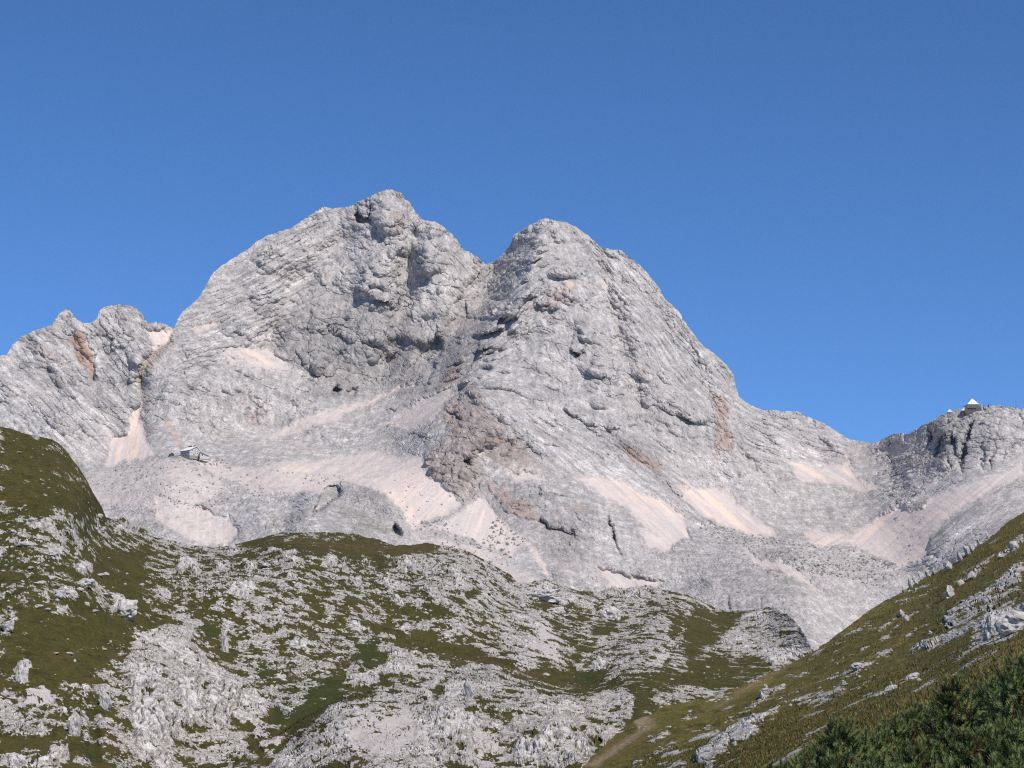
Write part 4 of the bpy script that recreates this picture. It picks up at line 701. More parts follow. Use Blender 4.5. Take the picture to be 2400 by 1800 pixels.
def boulder(name, ground, u, v, w, h, label, cat='boulder', group=None, seed=0, lean=0.0, sink=.55):
    """a rock w x h photo pixels large standing at bearing (u, v) on the given ground"""
    r = random.Random(int(u * 13 + v * 7 + seed)); p = ground(u, v + h * .45); k = p[1] / FPX
    me = (BIG if w * h > 420 else ROCKS)[r.randrange(8)]
    o = link(name, me); o.location = (p[0], p[1], p[2] + h * k * (.5 - sink * .5))
    o.scale = (w * k * .58, w * k * .5, h * k * .54); o.rotation_euler = (r.uniform(-.15, .15), lean + r.uniform(-.12, .12), r.uniform(-.6, .6))
    return tag(o, label, cat, group)
for u, v, w, h, lab in [
    (230, 1206, 17, 10, 'white block perched on the skyline of the left grassy shoulder'), (278, 1236, 18, 17, 'square white block just below the jagged skyline fins on the left'),
    (60, 1274, 31, 12, 'long flat white slab lying in grass near the left picture edge'), (120, 1297, 19, 12, 'white block at the left tip of the rubble patch on the left hill'),
    (70, 1329, 17, 9, 'small pale lozenge stone alone on grass at far left'), (288, 1420, 52, 46, 'largest triangular white boulder on the left hill grass'),
    (163, 1388, 29, 24, 'broad white boulder left of the large triangular one'), (137, 1394, 22, 14, 'low white boulder touching the left side of a broad one'),
    (196, 1362, 37, 20, 'wide white boulder under the stacked slabs on the left hill'), (18, 1468, 30, 22, 'white boulder cut by holes at the left picture edge'),
    (385, 1390, 25, 29, 'rounded upright boulder on grass right of the large triangular one'), (52, 1576, 25, 42, 'tall white rock alone on grass at the lower left'),
    (244, 1640, 28, 44, 'pointed white rock left of the big pale crag'), (172, 1692, 30, 68, 'large upright pale boulder near the lower left corner'),
    (174, 1546, 6, 10, 'small upright stone at the end of the dark soil bank'), (527, 1503, 18, 50, 'slender white pillar rock right of the big pale crag'),
    (543, 1285, 17, 14, 'white cube rock at the left end of the skyline ledge'), (418, 1331, 15, 26, 'white block above the small black cave'),
    (671, 1664, 22, 22, 'white rock at the tip of the outcrop above the green hollow'), (585, 1592, 13, 13, 'small white block right of the big pale crag'),
    (470, 1545, 19, 33, 'rounded pale knob beside the top of the big crag'), (907, 1303, 10, 12, 'small white stone under the dark grass ridge crest'),
    (966, 1334, 12, 33, 'leaning white fin, leftmost of two below the ridge crest'), (995, 1340, 13, 40, 'leaning white fin, rightmost of two below the ridge crest'),
    (1140, 1391, 17, 7, 'thin bright slab on a green patch in the middle hill'), (834, 1362, 21, 25, 'round white rock below the first row of ridge slabs'),
    (1272, 1392, 78, 30, 'large grey domed block under the pale scree'), (1300, 1431, 38, 16, 'flat white block below the large grey dome'),
    (1428, 1434, 42, 40, 'large white pyramid-shaped block right of the grey dome'), (1402, 1556, 26, 30, 'white broken block above the valley junction'),
    (1279, 1581, 17, 9, 'white brick-shaped boulder on brown turf'), (1411, 1500, 9, 7, 'small bluish stone beside the long grass strip'),
    (1453, 1556, 11, 8, 'small white stone right of the broken block'), (1096, 1615, 20, 48, 'tall pale rib beside the dark green hollow'),
    (1097, 1752, 15, 60, 'tall pillar with a black crack on its left'), (1415, 1730, 17, 23, 'sharp white tooth on the edge of the stream gully')]:
    boulder('boulder', on_hill, u, v, w, h, lab)
for i, (u, v, w, h) in enumerate([(293, 1224, 8, 26), (300, 1228, 7, 30), (307, 1226, 8, 34), (315, 1236, 7, 32), (323, 1236, 6, 20)]):
    boulder('rock_fin', on_hill, u, v, w, h, ['first', 'second', 'third', 'fourth', 'fifth'][i] + ' thin white fin from the left on the jagged skyline', 'rock fin', 'jagged fins on the left skyline', 3, .35)
for u, v, w, h, lab in [(2123, 1446, 11, 21, 'white standing stone alone on the green right slope'), (2139, 1583, 33, 19, 'wide white boulder above the pine thicket'), (2153, 1593, 13, 10, 'small white boulder touching a wide one above the pines'),
    (2088, 1609, 31, 17, 'long white boulder in grass left of the wide boulder'), (1795, 1625, 29, 18, 'white boulder at the lower left end of the right slope'), (2009, 1563, 27, 16, 'pale boulder with dark underside in the middle rock band'),
    (2278, 1346, 20, 22, 'rounded grey block in the upper rock band of the right slope'), (2226, 1383, 24, 36, 'clefted grey tower in the upper rock band of the right slope'), (2250, 1362, 16, 18, 'grey block between the clefted tower and the rounded block'),
    (2375, 1278, 26, 24, 'grey block with a dark hole near the right picture edge'), (2345, 1300, 20, 16, 'low grey block left of the one with a dark hole'),
    (2322, 1466, 46, 62, 'leaning slab left of the dark cleft on the right slope'), (2378, 1452, 92, 66, 'great pale slab right of the dark cleft at the right edge')]:
    boulder('boulder', on_slope, u, v, w, h, lab, sink=.45)
for i, (u, v, w, h) in enumerate([(2117, 1380, 11, 17), (2131, 1362, 9, 28), (2142, 1356, 9, 23), (2157, 1346, 10, 22), (2172, 1340, 9, 19), (2186, 1335, 9, 17), (2220, 1324, 16, 26), (2247, 1302, 13, 28), (2265, 1289, 13, 26), (2276, 1282, 8, 19), (2294, 1268, 6, 17), (2314, 1252, 7, 19)]):
    nm = ['lowest', 'second', 'third', 'fourth', 'fifth', 'sixth', 'seventh', 'eighth', 'ninth', 'tenth', 'eleventh', 'highest'][i]
    boulder('rock_pinnacle', on_slope, u, v + 3, w, h, nm + (' of the' if i in (0, 11) else ' from below of the') + ' grey pinnacles along the right skyline', 'pinnacle', 'pinnacles along the right skyline', 5, -.38, .1)
SCATTER = [('W', '0,1020 140,1060 210,1180 0,1200', 16, 5, 'small white stone in plain grass of the upper left shoulder', on_hill), ('W', '0,1210 240,1230 340,1260 380,1440 0,1440', 62, 8, 'white stone strewn over the grass of the left hill', on_hill),
    ('W', '20,1470 300,1470 280,1600 20,1600', 14, 6, 'small white stone on the wide green band at lower left', on_hill), ('W', '480,1300 840,1310 860,1480 560,1560 480,1420', 50, 8, 'white rock on the mottled middle of the left hill', on_hill), ('W', '860,1310 1180,1340 1260,1480 1000,1480 860,1400', 46, 9, 'white rock among the ridge slabs in the centre', on_hill),
    ('W', '940,1500 1140,1560 1040,1540', 9, 5, 'small pale stone in the long dark grass band', on_hill), ('W', '1300,1420 1560,1400 1600,1560 1400,1580', 34, 7, 'white rock on the speckled hollow above the stream junction', on_hill), ('W', '1500,1560 1800,1560 1700,1620 1540,1610', 12, 5, 'small stone in the flat grass at the valley head', on_hill)]
def inside(q, x, y):
    c = False; j = len(q) - 1
    for i in range(len(q)):
        if (q[i, 1] > y) != (q[j, 1] > y) and x < (q[j, 0] - q[i, 0]) * (y - q[i, 1]) / (q[j, 1] - q[i, 1]) + q[i, 0]: c = not c
        j = i
    return c
rr = random.Random(5)
def scatter(q, n):
    out = []
    while len(out) < n:
        x, y = rr.uniform(q[:, 0].min(), q[:, 0].max()), rr.uniform(q[:, 1].min(), q[:, 1].max())
        if inside(q, x, y): out.append((x, y))
    return out
MARKS = [(230, 1206, 'skyline block on the shoulder'), (278, 1236, 'square block under the skyline fins'), (60, 1274, 'long flat slab'), (120, 1297, 'block at the rubble tip'), (70, 1329, 'lone lozenge stone'), (288, 1420, 'largest triangular boulder'), (163, 1388, 'broad boulder'), (196, 1362, 'wide boulder under stacked slabs'), (18, 1468, 'holed boulder at the left edge'), (385, 1390, 'rounded upright boulder'), (52, 1576, 'tall lone rock'), (244, 1640, 'pointed rock'), (174, 1546, 'dark soil bank'), (527, 1503, 'slender pillar rock'),
    (543, 1285, 'cube rock on the skyline ledge'), (418, 1331, 'block above the black cave'), (671, 1664, 'rock over the green hollow'), (585, 1592, 'block right of the big crag'), (907, 1303, 'stone under the ridge crest'), (980, 1336, 'two leaning fins'), (1140, 1391, 'thin bright slab'), (834, 1362, 'round rock below the ridge slabs'), (1272, 1384, 'large grey domed block'), (1300, 1431, 'flat block below the grey dome'), (1428, 1434, 'large pyramid-shaped block'), (1402, 1556, 'broken block'), (1279, 1581, 'brick-shaped boulder'), (1411, 1500, 'small bluish stone'),
    (2123, 1446, 'standing stone'), (2139, 1583, 'wide boulder above the pines'), (2088, 1609, 'long boulder'), (1795, 1625, 'boulder at the slope end'), (2009, 1563, 'boulder with dark underside'), (2278, 1346, 'rounded grey block'), (2226, 1383, 'clefted grey tower'), (2322, 1466, 'leaning slab'), (2378, 1452, 'great pale slab'), (720, 1300, 'dark grass ridge'), (640, 1440, 'mottled dome of the hill'), (1100, 1450, 'long dark grass band'), (1540, 1420, 'rocky skyline above the hollow'), (30, 1080, 'left shoulder'), (130, 1110, 'right flank of the shoulder'), (1700, 1600, 'valley head')]
def where(u, v, w, h):
    d = [((u - a) ** 2 + (1.3 * (v - b)) ** 2, a, b, n_) for a, b, n_ in MARKS]; _, a, b, n_ = min(d)
    side = ('left of' if u < a else 'right of') if abs(u - a) > abs(v - b) else ('above' if v < b else 'below'); far = 'close ' if min(d)[0] < 900 else ''
    return ('small' if w * h < 45 else 'middling' if w * h < 110 else 'large') + (' flat' if h < .6 * w else ' upright' if h > .95 * w else '') + ' white stone ' + far + side + ' the ' + n_
STONES = []
for c, s, n, size, lab, gnd in SCATTER:
    for x, y in scatter(P(c, s), n):
        w = size * rr.choice([.6, .7, .8, 1, 1.2, 1.6]); h = w * rr.uniform(.5, .9); w *= rr.uniform(.9, 1.6); o_ = boulder('stone', gnd, x, y, w, h, where(x, y, w, h), 'stone', lab.replace('stone', 'stones', 1).replace('rock', 'rocks', 1), sink=.5); STONES.append((o_, x, y))
for s, n, size, lab in [('1700,640 1850,560 2212,340 2212,560 1880,720 1600,900 1500,900', 44, 9, 'pale stone in the dense upper rock band of the right slope'), ('600,1260 1090,1040 1400,840 1330,930 1060,1160 700,1270', 26, 7, 'pale stone in the middle rock band of the right slope'), ('80,1580 640,1250 620,1330 180,1650', 26, 9, 'pale stone in the lowest rock band of the right slope')]:
    for x, y in scatter(P('H', s), n):
        w = size * .8 * rr.choice([.6, .7, .9, 1, 1.3, 1.7]); h = w * rr.uniform(.5, .9); w *= rr.uniform(.8, 1.3); o_ = boulder('stone', on_slope, x, y, w, h, where(x, y, w, h), 'stone', lab.replace('stone', 'stones', 1), sink=.5); STONES.append((o_, x, y))
by = {}
for o_, x, y in STONES: by.setdefault(o_['label'], []).append((o_, x, y))
for lab, q_ in by.items():
    if len(q_) > 1 or lab == 'small white stone right of the broken block':
        q_.sort(key=lambda e: min((e[1] - a) ** 2 + (1.3 * (e[2] - b)) ** 2 for a, b, _ in MARKS))
        for e, n_ in zip(q_, ['nearest', 'second nearest', 'third nearest', 'fourth nearest', 'fifth nearest', 'sixth nearest', 'seventh nearest', 'eighth nearest', 'ninth nearest', 'tenth nearest']): e[0]['label'] = n_ + ' ' + lab
# boulders far off on the scree and moraines: too many and too small to count
vv, ff = [], []
ico = rock_mesh('scree_boulder', 99, 1); icv = np.array([v.co[:] for v in ico.vertices]); icf = [list(p.vertices) for p in ico.polygons]
for c, s, n, lo, hi in [('D', '1000,900 1250,860 1450,1040 1700,1100 1650,1200 1150,1060', 150, .5, 1.6), ('E', '430,850 560,960 640,1010 560,1100 350,1050', 90, .6, 1.8), ('A', '560,1440 1000,1320 1450,1330 1700,1450 1900,1600 900,1659 640,1640', 420, .4, 1.3), ('A', '1180,1300 1450,1310 1500,1380 1250,1350', 60, .6, 1.4),
    ('F', '100,1170 600,1280 1000,1340 1280,1410 1450,1480 1300,1600 800,1500 300,1300', 520, .5, 1.7), ('D', '720,650 900,560 1090,480 1280,720 1000,940', 60, .4, 1.2), ('F', '1300,1130 1560,1090 1600,1260 1440,1440', 70, .4, 1.2), ('D', '100,560 700,600 400,690', 70, .4, 1.2), ('E', '1640,840 2000,960 2200,1010 1900,1040', 90, .5, 1.5)]:
    for x, y in scatter(P(c, s), n):
        p = on_massif(x, y); k = rr.uniform(lo, hi) * rr.choice([.7, 1, 1.4]); a = rr.uniform(0, 6.28); b = len(vv) * len(icv)
        q = icv * np.array([k * rr.uniform(.7, 1.3), k, k * rr.uniform(.7, 1.2)]); q = np.stack([q[:, 0] * math.cos(a) - q[:, 1] * math.sin(a), q[:, 0] * math.sin(a) + q[:, 1] * math.cos(a), q[:, 2]], -1) + p + np.array([0, 0, k * .35])
        vv.append(q); ff += [[i + b for i in f] for f in icf]
me = bpy.data.meshes.new('scree_boulders'); me.from_pydata(np.concatenate(vv).tolist(), [], ff)
M_scrock = mat_rock('scree_boulder_stone', (.36, .335, .31), (.28, .26, .245), (.17, .155, .14)); me.materials.append(M_scrock)
tag(link('scree_boulders', me), 'dark boulders sprinkled over the far scree and moraine', None, None, 'stuff')

# ------------------------------------------------------------------ mountain huts, tower, masts
def flat_mat(name, c, rough=.8, metal=0.0, var=.12):
    t = NT(name); f = t.ramp(t.noise(.7, 4), .3, .7)
    t.color(t.mix(f, tuple(x * (1 - var) for x in c), tuple(min(1, x * (1 + var)) for x in c)))
    t.b.inputs['Roughness'].default_value = rough; t.b.inputs['Metallic'].default_value = metal; t.b.inputs['Specular IOR Level'].default_value = .4
    return t.m
M_wall = flat_mat('grey_render_wall', (.52, .49, .47)); M_wood = flat_mat('dark_boarding', (.10, .085, .07)); M_metal = flat_mat('pale_sheet_metal', (.84, .83, .79), .5, 0, .03)
M_glass = flat_mat('dark_window_glass', (.05, .055, .065), .15); M_dark = flat_mat('dark_timber', (.045, .045, .05)); M_white = flat_mat('white_paint', (.78, .77, .74), .6); M_stone = flat_mat('grey_masonry', (.27, .245, .22)); M_steel = flat_mat('grey_steel', (.25, .26, .27), .4, .6)
def hexa(name, q, mat, parent=None):
    """solid from 8 corners: four below (counter-clockwise) and four above"""
    me = bpy.data.meshes.new(name); me.from_pydata([tuple(x) for x in q], [], [(3, 2, 1, 0), (4, 5, 6, 7), (0, 1, 5, 4), (1, 2, 6, 5), (2, 3, 7, 6), (3, 0, 4, 7)]); me.materials.append(mat)
    return link(name, me, parent)
def box(name, x0, x1, y0, y1, z0, z1, mat, parent=None):
    return hexa(name, [(x0, y0, z0), (x1, y0, z0), (x1, y1, z0), (x0, y1, z0), (x0, y0, z1), (x1, y0, z1), (x1, y1, z1), (x0, y1, z1)], mat, parent)
def prism(name, prof, y0, y1, mat, parent=None):
    n = len(prof); me = bpy.data.meshes.new(name)
    me.from_pydata([(x, y0, z) for x, z in prof] + [(x, y1, z) for x, z in prof], [], [list(range(n))[::-1], list(range(n, 2 * n))] + [(i, (i + 1) % n, n + (i + 1) % n, n + i) for i in range(n)]); me.materials.append(mat)
    return link(name, me, parent)
def empty(name, loc, rz=0):
    o = bpy.data.objects.new(name, None); col.objects.link(o); o.location = loc; o.rotation_euler = (0, 0, rz); o.empty_display_size = .5
    return o
# --- the lower hut on its knoll
hp = on_massif(444.4, 1074); HY = hp[1] - 14; base = Vector(at(444.4, 1067, HY))
hut = empty('mountain_hut', base - Vector((0, 0, .3)), R(48))       # local origin at the corner nearest the camera; +x along the gable, +y back along the long wall
L, Wd, He, Hr, Rx = 19.0, 16.0, 7.4, 13.2, 11.2
ft = 4.0
box('foundation', -.4, Wd + .4, -.4, L + .4, -ft, .5, M_stone, hut)
w_ = prism('wall', [(0, .5), (Wd, .5), (Wd, He + 1.2), (Rx, Hr - .4), (0, He)], 0, L, M_wall, hut)
def slab(name, x0, z0, x1, z1, y0, y1, th, mat, parent):
    return prism(name, [(x0, z0), (x1, z1), (x1, z1 + th), (x0, z0 + th)], y0, y1, mat, parent)
rf = empty('roof', (0, 0, 0)); rf.parent = hut
slab('roof_plane', -1.0, He - .45, Rx, Hr, -.7, L + .7, .35, M_metal, rf); slab('roof_plane', Rx + .02, Hr, Wd + .8, He + .6, -.7, L + .7, .35, M_metal, rf)
box('eaves_board', -1.1, -.95, -.7, L + .7, He - 1.2, He - .5, M_wood, rf); prism('barge_board', [(-.8, He - .5), (Rx, Hr - .1), (Wd + .6, He + .5), (Wd + .6, He - .1), (Rx, Hr - .8), (-.8, He - 1.1)], -.72, -.6, M_wood, rf)
box('ridge_cap', Rx - .5, Rx + .5, 2.0, 6.5, Hr + .2, Hr + 1.5, M_wood, rf); box('ridge_cap', Rx - .5, Rx + .5, 9.5, 16.0, Hr + .2, Hr + 1.6, M_wood, rf)
def windows(parent, face, us_, zs, w, h, frame=M_white, glass=M_glass):
    for z in zs:
        for x in us_:
            if face == 'x0':
                f = box('window', -.10, .02, x - w / 2 - .12, x + w / 2 + .12, z - .12, z + h + .12, frame, parent); box('pane', -.14, -.102, x - w / 2, x + w / 2, z, z + h, glass, f)
            else:
                f = box('window', x - w / 2 - .12, x + w / 2 + .12, -.10, .02, z - .12, z + h + .12, frame, parent); box('pane', x - w / 2, x + w / 2, -.14, -.102, z, z + h, glass, f)
windows(hut, 'x0', [1.6, 4.2, 6.8, 9.4, 12.0, 14.6, 17.2], [3.0], 1.2, 1.5); windows(hut, 'x0', [2.4, 8.0, 12.2], [.7], 1.5, 1.3); windows(hut, 'y0', [2.2, 5.6, 9.4, 13.2], [3.2], 1.1, 1.5); windows(hut, 'y0', [4.2, 8.8, 13.0], [6.4], 1.1, 1.4); windows(hut, 'y0', [9.8], [9.4], 1.0, 1.1)
box('door', 6.4, 7.8, -.16, .02, .5, 2.8, M_wood, hut)
tag(hut, 'grey two-storey mountain hut with white metal roof on the knoll', 'hut')
ax = empty('hut_annex', Vector(at(469.5, 1067, HY + 3)) - Vector((0, 0, .3)), R(18))
prism('wall', [(0, -4), (11.2, -4), (11.2, .5), (1.0, 4.6), (0, 4.6)], 1.0, 8.5, M_wall, ax); slab('roof', -.2, 5.2, 12.3, .25, -.8, 9.2, .35, M_metal, ax); box('door', 2.2, 3.4, .9, 1.02, -.2, 2.0, M_dark, ax); box('chimney', .4, 1.4, 5.5, 6.5, 4.4, 6.8, M_wood, ax)
tag(ax, 'low annexe with a sloping white roof beside the grey hut', 'annexe')
sh = empty('shed', Vector(at(397, 1068, HY + 2)) - Vector((0, 0, .6)), R(20))
prism('wall', [(0, -2), (5.8, -2), (5.8, 2.9), (3.0, 4.6), (0, 2.4)], 0, 5, M_dark, sh); slab('roof', -.5, 2.0, 3.0, 4.7, -.4, 5.4, .25, M_dark, sh); slab('roof', 3.01, 4.7, 6.4, 2.6, -.4, 5.4, .25, M_dark, sh); box('door', 2.2, 3.4, -.1, .02, -.4, 1.8, M_wood, sh)
tag(sh, 'small dark timber shed left of the grey hut', 'shed')
# terrace wall running left from the hut
p0, p1 = Vector(at(372, 1076.5, HY - 2)), Vector(at(417, 1068.5, HY))
rw = hexa('terrace_wall', [p0 + Vector((0, 0, -2)), p1 + Vector((0, 0, -2)), p1 + Vector((0, 1.2, -2)), p0 + Vector((0, 1.2, -2)), p0 + Vector((0, 0, .9)), p1 + Vector((0, 0, 1.0)), p1 + Vector((0, 1.2, 1.0)), p0 + Vector((0, 1.2, .9))], M_stone)
tag(rw, 'low grey terrace wall leading left from the shed', 'wall')
# --- the upper hut on the right-hand crest
kp = on_massif(2281, 962); KY = kp[1] - 10
def kx(u, v): return Vector(at(u, v, KY))
o0 = kx(2281, 961.5); crest = empty('ridge_hut', o0, 0); k = KY / FPX
hw = 9.2
box('foundation', -11.3, 11.8, -.2, 12.2, -5.0, .6, M_wood, crest)
box('wall', -11, 11.5, 0, 12, .6, 6.6, M_wood, crest); box('balcony', -8.5, 4.5, -1.2, -.02, 2.6, 3.3, M_dark, crest); box('upper_wall', -8.0, 8.6, .4, 11.6, 6.6, 8.6, M_stone, crest)
me = bpy.data.meshes.new('roof'); me.from_pydata([(-7.9, -.6, 8.4), (8.3, -.6, 8.4), (8.3, 12, 8.4), (-7.9, 12, 8.4), (.3, 5.2, 17.0), (.3, 7.0, 17.0)], [], [(0, 1, 4), (1, 2, 5, 4), (2, 3, 5), (3, 0, 4, 5), (3, 2, 1, 0)]); me.materials.append(M_metal); link('roof', me, crest)
M_gild = M_metal
windows(crest, 'y0', [-6.8, -3.6, -.4, 2.8, 6.2, 9.2], [3.6], 1.4, 1.7); windows(crest, 'y0', [-8.6, -4.6, 1.0, 6.0], [1.0], 1.3, 1.2)
for x in (-1.6, 1.9):
    d = prism('dormer', [(x - .7, 10.6), (x + .7, 10.6), (x + .7, 11.9), (x, 12.6), (x - .7, 11.9)], .6, 3.0, M_white, crest); box('pane', x - .35, x + .35, .55, .598, 10.9, 11.7, flat_mat('amber_glass', (.55, .38, .2), .4), d)
prism('side_wing', [(11.6, .6), (16.6, .6), (15.0, 7.0), (13.6, 8.0), (11.6, 7.6)], 1.5, 11, M_wood, crest); slab('wing_roof', 13.5, 8.05, 16.9, .9, 1.1, 11.4, .4, M_white, crest)
prism('low_wing', [(-16.2, 0), (-11.1, 0), (-11.1, 5.6)], 1.0, 9, M_white, crest); box('chimney', -3.0, -1.9, 6, 7.1, 13.5, 17.6, M_stone, crest)
box('stair_tower', 11.6, 12.6, -.6, .4, -4, 7.8, M_white, crest)
tag(crest, 'large hut with a bright pyramid roof on the right-hand crest', 'hut')
ch = empty('chapel', kx(2226, 971), 0)
box('wall', -2.4, 2.6, 0, 5, -3, 3.4, M_stone, ch); prism('roof', [(-3.2, 3.2), (3.4, 3.2), (1.6, 6.2), (.1, 7.2), (-1.4, 6.2)], -.5, 5.5, M_white, ch); box('door', -.5, .7, -.06, .04, .2, 2.4, M_dark, ch); box('window', -1.9, -1.0, -.06, .04, 1.0, 2.2, M_glass, ch)
tag(ch, 'tiny white-roofed chapel left of the crest hut', 'chapel')
def rod(name, x, y, z0, z1, r, mat, parent):
    return box(name, x - r, x + r, y - r, y + r, z0, z1, mat, parent)
for i, (u, v0, v1, lab) in enumerate([(2381, 943, 966, 'thin steel mast, the left of two on the right crest'), (2398, 943, 964, 'thin steel mast, the right of two at the right picture edge')]):
    b = on_massif(u, v1 - 3); ma = empty('mast', (b[0], b[1], b[2] - 1)); ht = (v1 - v0) * b[1] / FPX
    rod('pole', 0, 0, 0, ht, .28, M_steel, ma); box('crossarm', -1.6, 1.6, -.1, .1, ht - 1.6, ht - 1.1, M_steel, ma); box('instrument_box', .4, 1.3, -.3, .3, ht * .4, ht * .4 + 1, M_steel, ma); tag(ma, lab, 'mast', 'masts on the right crest')
for u, lab in [(2368, 'dark post with a box on the right crest'), (2318, 'short dark post just right of the crest hut')]:
    b = on_massif(u, 960 if u > 2350 else 957); po = empty('post', (b[0], b[1], b[2] - .6)); rod('pole', 0, 0, 0, 4.6, .3, M_dark, po); box('box', -.8, .8, -.4, .4, 1.6, 3.4, M_dark, po); tag(po, lab, 'post')
# --- the little shelter tower on the summit
sp = on_massif(912, 447); tw = empty('summit_tower', (sp[0], sp[1], sp[2] - .3))
bm = bmesh.new(); bmesh.ops.create_cone(bm, segments=14, radius1=.65, radius2=.65, depth=2.4, cap_ends=True, matrix=Matrix.Translation((0, 0, 1.2))); me = bpy.data.meshes.new('drum'); bm.to_mesh(me); bm.free(); me.materials.append(M_steel); link('drum', me, tw)
bm = bmesh.new(); bmesh.ops.create_cone(bm, segments=14, radius1=.85, radius2=.05, depth=.8, cap_ends=True, matrix=Matrix.Translation((0, 0, 2.81))); me = bpy.data.meshes.new('roof'); bm.to_mesh(me); bm.free(); me.materials.append(M_steel); link('roof', me, tw)
rod('flag_pole', 0, 0, 3.2, 4.2, .07, M_steel, tw); box('door', -.3, .3, -.7, -.62, .2, 1.7, M_dark, tw)
tag(tw, 'tiny metal cylinder tower on the highest summit', 'tower')

# ------------------------------------------------------------------ mountain pines at the lower right
def mat_needle(name, a, b):
    t = NT(name); oi = t.n('ShaderNodeObjectInfo').outputs['Random']
    c = t.mix(oi, a, b); c = t.mix(t.ramp(t.noise(14, 3), .35, .7), c, tuple(x * .75 for x in a))
    t.color(c); t.b.inputs['Roughness'].default_value = .6; t.b.inputs['Specular IOR Level'].default_value = .3
    return t.m
M_needle = mat_needle('pine_needles', (.14, .185, .060), (.26, .285, .092)); M_dead = mat_needle('dead_pine_needles', (.13, .055, .022), (.17, .09, .035)); M_bark = flat_mat('pine_bark', (.10, .075, .06))
def shoot_mesh(seed, mat, name):
    """a twig that carries four needle brushes"""
    r = random.Random(seed); v, f, bark = [], [], 0
    br = [(Vector((0, 0, 0)), Vector((0, 0, 1)), 1.0)]
    for k in range(3):
        a = k * 2.094 + r.uniform(-.5, .5); br.append((Vector((math.cos(a) * .055, math.sin(a) * .055, r.uniform(-.07, -.03))), Vector((math.cos(a) * .6, math.sin(a) * .6, .8)).normalized(), r.uniform(.75, .95)))
    for o_, d_, k_ in br:
        q = d_.to_track_quat('Z', 'Y').to_matrix(); L = r.uniform(.075, .105) * k_; b0 = len(v)
        for k in range(4): a = k * 1.5708; v += [tuple(o_ + q @ Vector((.004 * math.cos(a), .004 * math.sin(a), -.10))), tuple(o_ + q @ Vector((.003 * math.cos(a), .003 * math.sin(a), L)))]
        for k in range(4): e = (k + 1) % 4; f.append((b0 + 2 * k, b0 + 2 * e, b0 + 2 * e + 1, b0 + 2 * k + 1, 1))
        ns = 105
        for i in range(ns):
            tt = (i + r.random()) / ns; a = i * 2.39996 + r.uniform(-.3, .3); el = R(-10 + 82 * tt ** 1.2 + r.uniform(-16, 16)); ln = r.uniform(.034, .047) * k_
            d = q @ Vector((math.cos(a) * math.cos(el), math.sin(a) * math.cos(el), math.sin(el))); s_ = q @ Vector((-math.sin(a), math.cos(a), 0)) * .0019; p = o_ + q @ Vector((0, 0, -.015 + tt * L)); b = len(v)
            m_ = p + d * ln * .55; v += [tuple(p - s_), tuple(p + s_), tuple(m_ + s_), tuple(m_ - s_), tuple(p + d * ln + Vector((0, 0, .004)))]
            f += [(b, b + 1, b + 2, b + 3, 0), (b + 3, b + 2, b + 4, -1)]
    me = bpy.data.meshes.new(name); me.from_pydata(v, [], [x[:4] if x[-1] >= 0 else x[:3] for x in f]); me.materials.append(mat); me.materials.append(M_bark)
    me.polygons.foreach_set('material_index', [1 if x[-1] == 1 else 0 for x in f])
    return me
SHOOT = [shoot_mesh(400 + i, M_needle, 'shoot') for i in range(6)]; DEADS = [shoot_mesh(450 + i, M_dead, 'shoot') for i in range(2)]
def tube(name, pts, r0, r1, mat, parent):
    v, f = [], []
    for i, p in enumerate(pts):
        r_ = r0 + (r1 - r0) * i / (len(pts) - 1)
        for k in range(6): v.append((p[0] + r_ * math.cos(k * 1.0472), p[1] + r_ * math.sin(k * 1.0472), p[2]))
    for i in range(len(pts) - 1):
        for k in range(6): q = (k + 1) % 6; f.append((6 * i + k, 6 * i + q, 6 * i + 6 + q, 6 * i + 6 + k))
    f.append(tuple(6 * (len(pts) - 1) + k for k in range(6)))
    me = bpy.data.meshes.new(name); me.from_pydata(v, [], f); me.materials.append(mat)
    return link(name, me, parent)
